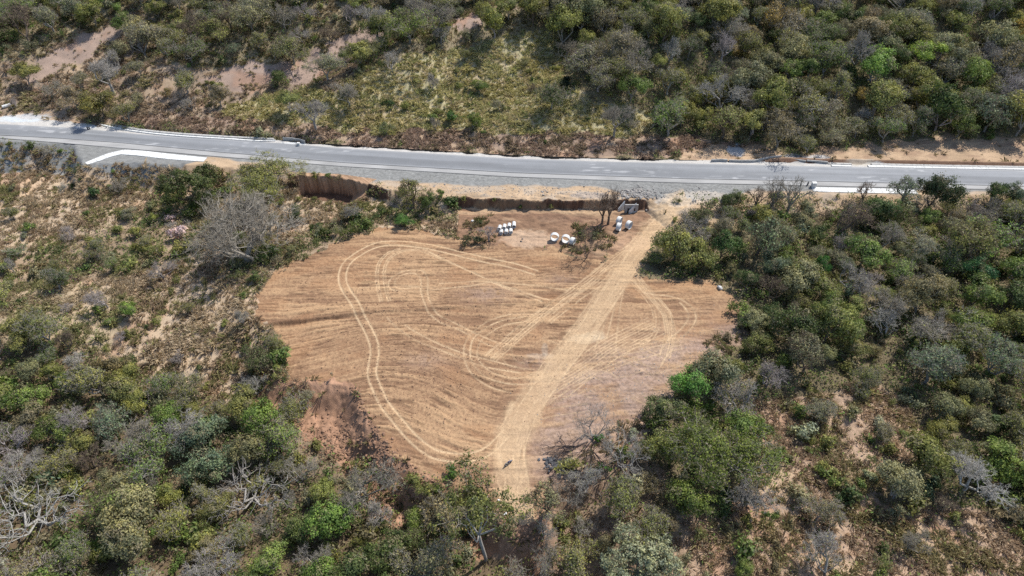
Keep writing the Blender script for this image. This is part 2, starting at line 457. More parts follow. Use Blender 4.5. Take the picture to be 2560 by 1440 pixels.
# wheel tracks -------------------------------------------------------
TR = np.zeros(XX.shape)
def catmull(P, n=14):
    P = np.array(P, float)
    P = np.vstack([2 * P[0] - P[1], P, 2 * P[-1] - P[-2]])
    out = []
    for i in range(1, len(P) - 2):
        t = np.linspace(0, 1, n, endpoint=False)[:, None]
        a, b, c, d = P[i - 1], P[i], P[i + 1], P[i + 2]
        out.append(.5 * ((2 * b) + (c - a) * t + (2 * a - 5 * b + 4 * c - d) * t ** 2 + (3 * b - a - 3 * c + d) * t ** 3))
    out.append(P[-2][None])
    return np.vstack(out)

def resample(P, st=.1):
    d = np.r_[0, np.cumsum(np.hypot(*np.diff(P, axis=0).T))]
    s = np.arange(0, d[-1], st)
    return np.stack([np.interp(s, d, P[:, 0]), np.interp(s, d, P[:, 1])], 1)

def track(pts, off=0.0, wd=.22, st=1.0, origin=None, sc=1.0, seed=0, br=.5):
    P = np.array(pts, float)
    if origin:
        P = P / sc + np.array(origin)
    x, y = flat(P[:, 0], P[:, 1], 0)
    Q = resample(catmull(np.stack([x, y], 1)))
    T = np.gradient(Q, axis=0)
    T /= np.hypot(T[:, 0], T[:, 1])[:, None] + 1e-9
    N = np.stack([-T[:, 1], T[:, 0]], 1)
    Q = Q + N * off
    wob = (vn(np.arange(len(Q)) / 45.0, np.full(len(Q), seed * 1.7), 3) - .5) * .12
    Q = Q + N * wob[:, None]
    amp = st * (.62 + .5 * vn(np.arange(len(Q)) / 4.0, np.full(len(Q), seed * 3.1), 2)) * (br + (1.1 - br) * ss(.2, .65, vn(np.arange(len(Q)) / 30.0, np.full(len(Q), seed * 2.3 + off), 5)))
    i = np.searchsorted(GX, Q[:, 0])
    j = np.searchsorted(GY, Q[:, 1])
    r = int(math.ceil(wd * 2.2 / .21))
    for di in range(-r, r + 1):
        for dj in range(-r, r + 1):
            ii = np.clip(i + di, 0, len(GX) - 1)
            jj = np.clip(j + dj, 0, len(GY) - 1)
            d2 = (GX[ii] - Q[:, 0]) ** 2 + (GY[jj] - Q[:, 1]) ** 2
            np.maximum.at(TR, (jj, ii), amp * np.exp(-d2 / wd ** 2))

def pair(pts, g=.95, **k):
    track(pts, g, **k)
    track(pts, -g, **k)

T1 = [(1340, 682), (1283, 664), (1190, 645), (1100, 622), (1048, 613), (989, 608), (942, 613), (902, 631), (871, 654), (857, 678), (857, 706),
      (869, 730), (886, 757), (901, 787), (919, 820), (933, 853), (936, 880), (933, 902), (930, 931), (934, 951), (947, 982), (964, 1015), (991, 1049),
      (1024, 1087), (1062, 1120), (1096, 1138), (1151, 1145), (1196, 1138), (1229, 1120), (1264, 1085)]
pair(T1, wd=.23, st=1.15, seed=1, br=.85)
track([(1058, 623), (1130, 658), (1226, 702), (1300, 728), (1374, 749)], wd=.26, seed=2)
track([(1040, 622), (1110, 652), (1186, 682)], wd=.24, st=.8, seed=3)
track([(1229, 706), (1290, 730), (1354, 753)], wd=.24, seed=4)
A8 = dict(origin=(600, 560), sc=4.236)
for o in (-.3, .3):
    track([(1700, 260), (1570, 310), (1480, 400), (1450, 500), (1450, 600), (1470, 720), (1495, 820)], off=o, wd=.16, st=.95, seed=5, **A8)
    track([(1900, 270), (1720, 290), (1600, 350), (1545, 430), (1528, 500), (1533, 600), (1555, 720), (1585, 815)], off=o, wd=.16, st=.95, seed=6, **A8)
track([(1900, 670), (1750, 685), (1660, 670), (1640, 620), (1660, 570), (1740, 530), (1840, 525), (1900, 560), (1920, 620), (1915, 700), (1930, 770),
       (1960, 850), (2000, 930), (2118, 1025), (2280, 1090), (2440, 1170), (2560, 1240), (2700, 1300), (2780, 1350)], wd=.22, st=.75, seed=7, **A8)
track([(2400, 660), (2118, 690), (1900, 710), (1700, 715), (1600, 690), (1570, 640), (1600, 570), (1700, 510), (1830, 490), (1930, 500), (1980, 560), (1990, 640),
       (1990, 730), (2020, 830), (2080, 930), (2118, 960), (2300, 1050), (2460, 1130), (2600, 1190), (2720, 1240)], wd=.22, st=.75, seed=8, **A8)
track([(968, 791), (987, 812), (1015, 834), (1048, 853), (1100, 873), (1155, 896), (1222, 918), (1300, 931)], wd=.21, st=1.0, seed=9)
track([(1011, 808), (1037, 827), (1067, 843), (1100, 859), (1167, 884), (1222, 898), (1300, 918), (1335, 922)], wd=.21, st=1.0, seed=10)
B1 = dict(origin=(1100, 640), sc=4.5)
track([(0, 310), (400, 290), (560, 295), (900, 320), (1200, 350), (1450, 390)], wd=.22, st=.8, seed=11, **B1)
track([(-900, 350), (-400, 340), (0, 360), (300, 345), (560, 300)], wd=.22, st=.7, seed=12, **B1)
track([(1050, 640), (850, 640), (700, 660), (550, 710), (430, 790), (340, 880), (280, 980), (270, 1100), (300, 1230), (380, 1350), (500, 1440), (640, 1500), (800, 1530)], wd=.2, st=.85, seed=13, **B1)
track([(1100, 650), (850, 680), (700, 710), (550, 770), (440, 850), (370, 930), (340, 1040), (350, 1160), (420, 1280), (540, 1370), (700, 1420), (900, 1440), (1080, 1420)], wd=.2, st=.85, seed=14, **B1)
track([(1000, 710), (850, 740), (700, 770), (580, 840), (480, 920), (430, 1010), (420, 1100), (460, 1200), (560, 1290), (700, 1350), (900, 1370), (1100, 1300)], wd=.2, st=.8, seed=15, **B1)
track([(900, 900), (820, 1000), (810, 1080), (850, 1160), (950, 1200)], wd=.18, st=.6, seed=16, **B1)
track([(760, 980), (700, 1100), (720, 1180), (800, 1230), (950, 1270)], wd=.18, st=.6, seed=17, **B1)
T6 = [(1600, 600), (1544, 642), (1478, 697), (1433, 728), (1378, 766), (1322, 806), (1267, 853), (1224, 893)]
for k, o in enumerate((-1.3, -1.0, -.35, .3, .75, 1.15, 1.8)):
    track(T6, off=o, wd=.2, st=.95 if k % 2 else .7, seed=20 + k)
T6b = [(1560, 655), (1500, 705), (1440, 745), (1400, 775), (1370, 800)]
for k, o in enumerate((-1.6, -.8, .2, 1.0)):
    track(T6b, off=o, wd=.22, st=.7, seed=30 + k)
T5 = [(1740, 503), (1690, 520), (1645, 560), (1604, 612), (1562, 672), (1522, 732), (1482, 792), (1432, 862), (1392, 912), (1352, 970), (1312, 1030), (1288, 1080), (1276, 1130), (1282, 1190), (1296, 1292)]
for k in range(26):
    o = -2.9 + 5.8 * k / 25 + random.uniform(-.15, .15)
    track(T5, off=o * 1.0, wd=random.uniform(.14, .3), st=random.uniform(.45, .95), seed=40 + k)
track([(1282, 1010), (1262, 1060), (1250, 1110), (1252, 1160)], off=0, wd=.9, st=.8, seed=70)
for k, o in enumerate((-.5, .5, 1.4)):
    track([(1300, 1190), (1292, 1230), (1300, 1270), (1310, 1298)], off=o, wd=.5, st=.7, seed=71 + k)
# fan of tracks where the lanes meet
for k in range(12):
    a = random.uniform(-1, 1)
    track([(1565 + 25 * a, 660), (1530 + 35 * a, 740), (1505 + 55 * a, 810), (1480 + 80 * a, 870)], wd=random.uniform(.15, .3), st=random.uniform(.4, .8), seed=80 + k)
D1 = dict(origin=(1440, 560), sc=4.235)
for k, o in enumerate((-.9, -.45, 0, .5, .95, 1.4)):
    track([(560, 480), (620, 560), (700, 660), (800, 760), (890, 860), (950, 950), (975, 1050), (990, 1150), (970, 1260), (930, 1400)], off=o, wd=.17, st=.95, seed=100 + k, **D1)
for k, o in enumerate((-.6, 0, .7)):
    track([(560, 600), (680, 700), (770, 800), (830, 900), (850, 1000), (840, 1100), (780, 1200), (650, 1300)], off=o, wd=.17, st=.8, seed=110 + k, **D1)
track([(720, 720), (850, 745), (1000, 760), (1150, 820), (1240, 900), (1270, 1000), (1220, 1100), (1100, 1220), (960, 1400), (900, 1500)], wd=.25, st=.85, seed=120, **D1)
track([(1100, 830), (1150, 880), (1190, 950), (1180, 1020), (1100, 1120), (1000, 1200), (900, 1330)], wd=.25, st=.85, seed=121, **D1)
for k, o in enumerate((-3.2, -2.3, -1.5, -.9, -.2, .5, 1.2, 1.9, 2.8)):
    track([(1640, 815), (1590, 840), (1522, 876), (1478, 908), (1433, 936), (1385, 962), (1350, 990)], off=o, wd=.18, st=.85, seed=130 + k)
for k, o in enumerate((-2.2, -1.0, .3, 1.4)):
    track([(1700, 860), (1620, 880), (1540, 905), (1470, 935), (1400, 985), (1350, 1000)], off=o, wd=.16, st=.75, seed=140 + k)
for k, o in enumerate((-1.0, 1.0)):
    track([(1470, 1018), (1380, 1030), (1330, 1045), (1290, 1060)], off=o, wd=.16, st=.5, seed=146 + k)
for k in range(26):
    a, b = random.uniform(1380, 1680), random.uniform(850, 1010)
    th = random.uniform(-.9, .5)
    L = random.uniform(25, 70)
    track([(a - L * math.cos(th), b + L * math.sin(th) * .7), (a, b + random.uniform(-6, 6)), (a + L * math.cos(th), b - L * math.sin(th) * .7)], wd=.15, st=.62, seed=150 + k)
# tracks on the bench and in the yard
for k in range(8):
    track([(1185, 520 + k * 1.5), (1350, 522 + k), (1480, 530 + k * 2), (1560, 530 + k * 3)], wd=.2, st=.35, seed=200 + k)

# pale beaten lane
lane = resample(catmull(np.stack(flat(np.array([p[0] for p in T5], float), np.array([p[1] for p in T5], float), 0), 1)), 2.0)
dl = edist([tuple(p) for p in lane], XX, YY, False)
lm = ss(4.2, 1.6, dl + (fbm(XX / 3, YY / 3, 4) - .5) * 4) * .5
tm = np.maximum(np.clip(TR, 0, 1) * .85, lm)
okm = (infield | inyard | (onb & (XX > 36) & (XX < 50)))
tm = (tm * okm)[..., None]
pale = np.array((.525, .382, .235)) * (.78 + .42 * clod * .6 + .2 * mot)[..., None]
rimm = np.exp(-((TR - .28) / .12) ** 2) * (TR > .05) * (okm > 0) * (1 - lm)
C = C * (1 - .16 * rimm[..., None])
C = C * (1 - tm) + pale * tm
flatten = 1 - np.clip(tm[..., 0] * 1.1, 0, 1)
ZZ += np.where(infield, (fur * .62 + (clod - .5) * .26) * flatten - .07 * np.clip(TR, 0, 1) + .05 * rimm, 0)
ZZ += np.where(infield | inyard, 0, (vn(XX / .7, YY / .7, 2) - .5) * .22 * (slope < 1.0) * (ZID > 0))
ZZ += np.where(ym, (fbm(XX / 2.4, YY / 1.1, 2) - .5) * 1.1, 0)
C = np.clip(C, .01, .95)

# ------------------------------------------------------------------ mesh helpers
def mesh_np(name, verts, loops, sizes, mats, attrs=None, smooth=False, mi=None):
    me = bpy.data.meshes.new(name)
    verts = np.asarray(verts, np.float32)
    loops = np.asarray(loops, np.int32).ravel()
    sizes = np.asarray(sizes, np.int32)
    me.vertices.add(len(verts))
    me.vertices.foreach_set("co", verts.ravel())
    me.loops.add(len(loops))
    me.loops.foreach_set("vertex_index", loops)
    me.polygons.add(len(sizes))
    me.polygons.foreach_set("loop_start", np.r_[0, np.cumsum(sizes)[:-1]].astype(np.int32))
    me.polygons.foreach_set("loop_total", sizes)
    if mi is not None:
        me.polygons.foreach_set("material_index", np.asarray(mi, np.int32))
    for m_ in mats:
        me.materials.append(m_)
    if attrs:
        for an, (ty, dat) in attrs.items():
            at = me.attributes.new(an, ty, 'POINT')
            if ty == 'FLOAT_COLOR':
                d4 = np.ones((len(verts), 4), np.float32)
                d4[:, :3] = dat
                at.data.foreach_set("color", d4.ravel())
            else:
                at.data.foreach_set("value", np.asarray(dat, np.float32))
    if smooth is not None:
        me.polygons.foreach_set("use_smooth", np.full(len(sizes), bool(smooth)))
    me.update(calc_edges=True)
    return me

def link(name, me, parent=None, loc=None, **props):
    o = bpy.data.objects.new(name, me)
    COL.objects.link(o)
    if parent is not None:
        o.parent = parent
    if loc is not None:
        o.location = loc
    for k, v_ in props.items():
        o[k] = v_
    return o

def tag(o, label, cat, group=None):
    o['label'] = label
    o['category'] = cat
    if group:
        o['group'] = group
    return o

def node_mat(name, rough=.95, spec=.1):
    m_ = bpy.data.materials.new(name)
    m_.use_nodes = True
    b = m_.node_tree.nodes['Principled BSDF']
    b.inputs['Roughness'].default_value = rough
    b.inputs['Specular IOR Level'].default_value = spec
    return m_, m_.node_tree, b

def vary(nt_, col_socket, bsdf, scale=3.0, lo=.8, hi=1.15, bump=0.0, dist=.05, coord='Object'):
    tc = nt_.nodes.new('ShaderNodeTexCoord')
    n = nt_.nodes.new('ShaderNodeTexNoise')
    n.inputs['Scale'].default_value = scale
    n.inputs['Detail'].default_value = 6
    n.inputs['Roughness'].default_value = .65
    nt_.links.new(tc.outputs[coord], n.inputs['Vector'])
    mr = nt_.nodes.new('ShaderNodeMapRange')
    mr.inputs[1].default_value = .3
    mr.inputs[2].default_value = .7
    mr.inputs[3].default_value = lo
    mr.inputs[4].default_value = hi
    nt_.links.new(n.outputs['Fac'], mr.inputs[0])
    mx = nt_.nodes.new('ShaderNodeVectorMath')
    mx.operation = 'SCALE'
    if hasattr(col_socket, 'links'):
        nt_.links.new(col_socket, mx.inputs[0])
    else:
        mx.inputs[0].default_value = col_socket[:3]
    nt_.links.new(mr.outputs[0], mx.inputs['Scale'])
    nt_.links.new(mx.outputs[0], bsdf.inputs['Base Color'])
    if bump:
        bp = nt_.nodes.new('ShaderNodeBump')
        bp.inputs['Strength'].default_value = bump
        bp.inputs['Distance'].default_value = dist
        nt_.links.new(n.outputs['Fac'], bp.inputs['Height'])
        nt_.links.new(bp.outputs[0], bsdf.inputs['Normal'])
    return mx

def plain(name, col, rough=.8, spec=.2, scale=4, lo=.82, hi=1.12, bump=.2, metal=0):
    m_, t_, b = node_mat(name, rough, spec)
    vary(t_, col, b, scale, lo, hi, bump)
    b.inputs['Metallic'].default_value = metal
    return m_

m_ground, t_, b_ = node_mat("ground", .97, .05)
at = t_.nodes.new('ShaderNodeAttribute')
at.attribute_name = "Col"
vary(t_, at.outputs['Color'], b_, 4.5, .74, 1.24, .9, .12)
m_attr, t_, b_ = node_mat("attribute_foliage", .85, .15)
at = t_.nodes.new('ShaderNodeAttribute')
at.attribute_name = "Col"
t_.links.new(at.outputs['Color'], b_.inputs['Base Color'])
_tr = t_.nodes.new('ShaderNodeBsdfTranslucent')
t_.links.new(at.outputs['Color'], _tr.inputs['Color'])
_ms = t_.nodes.new('ShaderNodeMixShader')
_ms.inputs[0].default_value = .35
t_.links.new(b_.outputs[0], _ms.inputs[1])
t_.links.new(_tr.outputs[0], _ms.inputs[2])
t_.links.new(_ms.outputs[0], t_.nodes['Material Output'].inputs['Surface'])

def leafmat():
    m_ = bpy.data.materials.new("foliage")
    m_.use_nodes = True
    t = m_.node_tree
    b = t.nodes['Principled BSDF']
    b.inputs['Roughness'].default_value = .6
    b.inputs['Specular IOR Level'].default_value = .25
    oi = t.nodes.new('ShaderNodeObjectInfo')
    a = t.nodes.new('ShaderNodeAttribute')
    a.attribute_name = "tone"
    mr = t.nodes.new('ShaderNodeMapRange')
    mr.inputs[3].default_value = .55
    mr.inputs[4].default_value = 1.5
    t.links.new(a.outputs['Fac'], mr.inputs[0])
    mx = t.nodes.new('ShaderNodeVectorMath')
    mx.operation = 'SCALE'
    t.links.new(oi.outputs['Color'], mx.inputs[0])
    t.links.new(mr.outputs[0], mx.inputs['Scale'])
    hue = t.nodes.new('ShaderNodeMix')
    hue.data_type = 'RGBA'
    hue.inputs[6].default_value = (.90, 1.0, 1.08, 1)
    hue.inputs[7].default_value = (1.16, 1.04, .72, 1)
    t.links.new(a.outputs['Fac'], hue.inputs[0])
    mu = t.nodes.new('ShaderNodeVectorMath')
    mu.operation = 'MULTIPLY'
    t.links.new(mx.outputs[0], mu.inputs[0])
    t.links.new(hue.outputs[2], mu.inputs[1])
    mx = mu
    # dry tips: some sprays turn straw coloured
    mix = t.nodes.new('ShaderNodeMix')
    mix.data_type = 'RGBA'
    a2 = t.nodes.new('ShaderNodeAttribute')
    a2.attribute_name = "dry"
    t.links.new(a2.outputs['Fac'], mix.inputs[0])
    t.links.new(mx.outputs[0], mix.inputs[6])
    mix.inputs[7].default_value = (.24, .20, .12, 1)
    t.links.new(mix.outputs[2], b.inputs['Base Color'])
    tr = t.nodes.new('ShaderNodeBsdfTranslucent')
    t.links.new(mix.outputs[2], tr.inputs['Color'])
    ms = t.nodes.new('ShaderNodeMixShader')
    ms.inputs[0].default_value = .32
    out = t.nodes['Material Output']
    t.links.new(b.outputs[0], ms.inputs[1])
    t.links.new(tr.outputs[0], ms.inputs[2])
    t.links.new(ms.outputs[0], out.inputs['Surface'])
    return m_

m_leaf = leafmat()
m_bark, t_, b_ = node_mat("bark", .9, .1)
oi = t_.nodes.new('ShaderNodeObjectInfo')
vary(t_, oi.outputs['Color'], b_, 1.5, .7, 1.25)

# ------------------------------------------------------------------ the ground sheet
ny, nx = XX.shape
idx = np.arange(ny * nx).reshape(ny, nx)
quads = np.stack([idx[:-1, :-1], idx[:-1, 1:], idx[1:, 1:], idx[1:, :-1]], -1).reshape(-1, 4)
me = mesh_np("ground", np.stack([XX, YY, ZZ], -1).reshape(-1, 3), quads, np.full(len(quads), 4), [m_ground],
             {"Col": ('FLOAT_COLOR', C.reshape(-1, 3))}, smooth=True)
link("ground", me, kind="structure")
# far land so the sheet reaches the horizon from any side
def far_land():
    v, f = [], []
    xs = [-1500, -288, 288, 1500]
    ys = [-800, 12, 378, 2000]
    ZF = lambda x, y: float(gz(np.clip(x, -288, 288), np.clip(y, 12, 378))) - .4
    n = 0
    for i in range(3):
        for j in range(3):
            if i == 1 and j == 1:
                continue
            gx = np.linspace(xs[i], xs[i + 1], 40)
            gy = np.linspace(ys[j], ys[j + 1], 40)
            for y_ in gy:
                for x_ in gx:
                    v.append((x_, y_, ZF(x_, y_)))
            for b in range(39):
                for a in range(39):
                    k = n + b * 40 + a
                    f.append((k, k + 1, k + 41, k + 40))
            n += 1600
    return v, f
v_, f_ = far_land()
m_far = plain("scrub_land", (.11, .1, .05), scale=.15, lo=.5, hi=1.4)
link("terrain", mesh_np("terrain", v_, f_, [4] * len(f_), [m_far]), kind="structure")

# ------------------------------------------------------------------ road
def strip(name, fa, fb, za, zb, colf, nv=10, thick=.12, x0=-285, x1=285, dx=.6, mat=None, rough=.9):
    xs = np.arange(x0, x1, dx)
    u = np.linspace(0, 1, nv)
    A, B = fa(xs), fb(xs)
    X = np.repeat(xs[:, None], nv, 1)
    Y = A[:, None] * (1 - u) + B[:, None] * u
    Zt = np.full_like(X, za) * (1 - u) + zb * u
    # skirt
    X = np.hstack([X[:, :1], X, X[:, -1:]])
    Y = np.hstack([Y[:, :1], Y, Y[:, -1:]])
    Zt = np.hstack([Zt[:, :1] - thick, Zt, Zt[:, -1:] - thick])
    U = np.r_[0, u, 1]
    c = colf(X, Y, np.repeat(U[None], len(xs), 0))
    n = X.shape[1]
    id_ = np.arange(X.size).reshape(X.shape)
    q = np.stack([id_[:-1, :-1], id_[1:, :-1], id_[1:, 1:], id_[:-1, 1:]], -1).reshape(-1, 4)
    me = mesh_np(name, np.stack([X, Y, Zt], -1).reshape(-1, 3), q[:, ::-1], np.full(len(q), 4), [mat or m_ground], {"Col": ('FLOAT_COLOR', c.reshape(-1, 3))})
    return link(name, me, kind="structure")

def asphalt(X, Y, U):
    b = np.ones(X.shape + (3,)) * np.array((.212, .219, .229))
    lane_ = 1.0 - .17 * ss(.42, .5, U) * ss(.98, .9, U) * (.6 + .8 * vn(X / 22, U * 0, 3))
    st_ = .9 + .2 * vn(X / 18, U * 9, 2)
    k = lane_ * st_ * (.97 + .08 * vn(X / 2, Y / 2, 5))
    r_ = ss(20, 110, X) * .10
    k = k * (1 + r_)
    dust = (ss(.62, .78, vn(X / 2.2, Y / .8, 6)) * ss(.6, .8, vn(X / 16, Y / 4, 1)))[..., None] * .35
    edge = (ss(.12, 0, U) * (.4 + .5 * vn(X / 9, U * 0, 4)) + ss(.9, 1, U) * .25)[..., None]
    c = b * k[..., None]
    c = c * (1 - dust) + dust * .55
    c = c * (1 - edge * .5) + edge * .5 * np.array((.45, .44, .42))
    return c

m_road, t_, b_ = node_mat("asphalt", .85, .2)
at = t_.nodes.new('ShaderNodeAttribute')
at.attribute_name = "Col"
vary(t_, at.outputs['Color'], b_, 3.0, .93, 1.06, .15, .02)
strip("road", y_far, lambda x: y_l1(x) + .16, 3.2, 3.2, asphalt, nv=24, thick=.25, mat=m_road)
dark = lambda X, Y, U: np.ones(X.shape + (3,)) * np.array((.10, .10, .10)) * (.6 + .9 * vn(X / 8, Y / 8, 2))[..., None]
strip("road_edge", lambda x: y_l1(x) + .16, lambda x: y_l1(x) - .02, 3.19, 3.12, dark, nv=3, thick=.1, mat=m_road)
shc = lambda X, Y, U: np.ones(X.shape + (3,)) * np.array((.32, .315, .305)) * (.82 + .3 * vn(X / 5, Y / 1.5, 4))[..., None]
strip("road_shoulder", lambda x: y_l1(x) - .02, lambda x: y_l2(x) + .18, 3.10, 3.09, shc, nv=6, thick=.1, mat=m_road)
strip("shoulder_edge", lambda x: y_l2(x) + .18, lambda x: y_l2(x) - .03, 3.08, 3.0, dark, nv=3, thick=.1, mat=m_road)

# ------------------------------------------------------------------ plant generators
def tubes(P0, P1, R0, R1, k=4):
    P0, P1 = np.asarray(P0, float), np.asarray(P1, float)
    D = P1 - P0
    L = np.linalg.norm(D, axis=1, keepdims=True) + 1e-9
    D = D / L
    ref = np.where(np.abs(D[:, 2:3]) > .9, [[1., 0, 0]], [[0., 0, 1.]])
    A = np.cross(D, ref)
    A /= np.linalg.norm(A, axis=1, keepdims=True) + 1e-9
    B = np.cross(D, A)
    an = np.arange(k) * 2 * math.pi / k
    ring = A[:, None] * np.cos(an)[None, :, None] + B[:, None] * np.sin(an)[None, :, None]
    V0 = P0[:, None] + ring * np.asarray(R0)[:, None, None]
    V1 = P1[:, None] + ring * np.asarray(R1)[:, None, None]
    V = np.concatenate([V0, V1], 1).reshape(-1, 3)
    n = len(P0)
    base = (np.arange(n) * 2 * k)[:, None]
    i = np.arange(k)[None]
    j = (i + 1) % k
    F = np.stack([base + i, base + j, base + k + j, base + k + i], -1).reshape(-1, 4)
    return V, F

def grow(r, targets, fork, r_tip=.035, wig=.12, trunk_r=None, pw=.42, lean=(0, 0), f0=.42, origins=1):
    T = np.asarray(targets)
    segs = []
    n = len(T)
    base = np.array((0., 0, -.3))
    top = np.array((lean[0] * fork, lean[1] * fork, fork))
    rr = lambda c: r_tip * c ** pw
    if fork > 0:
        ns = 4
        prev = base
        for s_ in range(1, ns + 1):
            q = base + (top - base) * s_ / ns + r.normal(0, wig * .35, 3) * (s_ < ns) * np.array((1, 1, .2))
            a, b = rr(n) * (1.25 - .25 * (s_ - 1) / ns), rr(n) * (1.25 - .25 * s_ / ns)
            segs.append((prev, q, a, b))
            prev = q
        top = prev
    else:
        top = base
    st = [(top, np.arange(n), 0, np.array((0, 0, 1.)))]
    while st:
        p, ids, dep, dr = st.pop()
        m = len(ids)
        if m == 1:
            segs.append((p, T[ids[0]], rr(1.3), rr(.5)))
            continue
        c = T[ids].mean(0)
        if dep == 0 and m > 6:
            # main limbs: split by direction round the trunk
            an = np.arctan2(T[ids][:, 1] - p[1], T[ids][:, 0] - p[0]) + r.uniform(0, 6.28)
            nl = int(r.integers(3, 6))
            g = np.floor((an % 6.28318) / 6.28318 * nl).astype(int)
            groups = [ids[g == q] for q in range(nl)]
        else:
            X = T[ids] - c
            ax = r.normal(0, 1, 3)
            cov = X.T @ X
            for _ in range(3):
                ax = cov @ ax
                ax /= np.linalg.norm(ax) + 1e-9
            ax = ax + r.normal(0, .25, 3)
            pr = X @ ax
            o = np.argsort(pr)
            k = int(np.clip(round(m * r.uniform(.3, .7)), 1, m - 1))
            groups = [ids[o[:k]], ids[o[k:]]]
        for g in groups:
            if len(g) == 0:
                continue
            cg = T[g].mean(0)
            if len(g) == 1:
                mid = p + (cg - p) * .5 + r.normal(0, 1, 3) * wig * np.linalg.norm(cg - p) * .5
                segs.append((p, mid, rr(1.6), rr(1.3)))
                st.append((mid, g, dep + 1, dr))
                continue
            d = cg - p
            L = np.linalg.norm(d)
            q = p + d * r.uniform(f0 - .1, f0 + .12) + r.normal(0, 1, 3) * wig * L
            q[2] -= .04 * L
            segs.append((p, q, rr(len(g)) * 1.1, rr(len(g)) * .93))
            st.append((q, g, dep + 1, d / (L + 1e-9)))
    P0 = np.array([s[0] for s in segs])
    P1 = np.array([s[1] for s in segs])
    return P0, P1, np.array([s[2] for s in segs]), np.array([s[3] for s in segs])

def crown_points(r, n, rx, rz, zc, lobes=7, flatb=-.35, surf=.6, ry=None):
    ry = ry or rx
    pts = []
    L = []
    for _ in range(lobes):
        a = r.uniform(0, 6.283)
        q = r.uniform(.1, .95)
        h = r.uniform(-.35, .75) * (1 - q * .5)
        L.append((math.cos(a) * q * rx, math.sin(a) * q * ry, zc + h * rz, r.uniform(.24, .6)))
    while len(pts) < n:
        lx, ly, lz, s_ = L[int(r.integers(len(L)))]
        d = r.normal(0, 1, 3)
        d /= np.linalg.norm(d)
        if d[2] < flatb:
            continue
        rad = r.uniform(surf, 1.0)
        pts.append((lx + d[0] * s_ * rx * rad, ly + d[1] * s_ * ry * rad, lz + d[2] * s_ * rz * 1.15 * rad))
    return np.array(pts)

def leaves(r, centers, per, spread, size, up=.7, droop=0.0, dryp=.12):
    n = len(centers)
    per_n = np.maximum(1, (per * r.uniform(.4, 1.6, n)).astype(int))
    ids = np.repeat(np.arange(n), per_n)
    m = len(ids)
    C0 = centers[ids] + r.normal(0, spread, (m, 3)) * np.array((1, 1, .6))
    C0[:, 2] -= np.abs(r.normal(0, droop, m)) if droop else 0
    O = (C0 - centers[ids]) / (spread + 1e-6)
    ctr = centers.mean(0)
    W = centers[ids] - ctr
    W /= np.linalg.norm(W, axis=1, keepdims=True) + 1e-9
    N = r.normal(0, .62, (m, 3)) + O * .55 + W * .75 + np.array((0, 0, up * .6))
    N /= np.linalg.norm(N, axis=1, keepdims=True) + 1e-9
    A = np.cross(N, r.normal(0, 1, (m, 3)))
    A /= np.linalg.norm(A, axis=1, keepdims=True) + 1e-9
    B = np.cross(N, A)
    s_ = size * r.uniform(.6, 1.35, m)[:, None]
    a, b = A * s_, B * s_ * r.uniform(.35, .6, m)[:, None]
    V = np.stack([C0 - a, C0 - b * 1.0 + a * .1, C0 + a, C0 + b + a * .1], 1).reshape(-1, 3)
    F = np.arange(m * 4).reshape(-1, 4)
    tone_c = r.uniform(.15, .85, n)
    tone = np.clip(tone_c[ids] + r.normal(0, .13, m), 0, 1)
    dry = np.where(r.random(n)[ids] < dryp, .8, 0) + (r.random(m) < .06) * .6
    return V, F, np.repeat(tone, 4), np.repeat(np.clip(dry, 0, 1), 4)

def twigs(r, tips, dirs, n=3, L=.7, rad=.022):
    k = len(tips)
    ids = np.repeat(np.arange(k), n)
    D = dirs[ids] + r.normal(0, .75, (len(ids), 3))
    D /= np.linalg.norm(D, axis=1, keepdims=True)
    P0 = tips[ids]
    P1 = P0 + D * (L * r.uniform(.5, 1.3, len(ids)))[:, None]
    return P0, P1, np.full(len(ids), rad), np.full(len(ids), rad * .5)

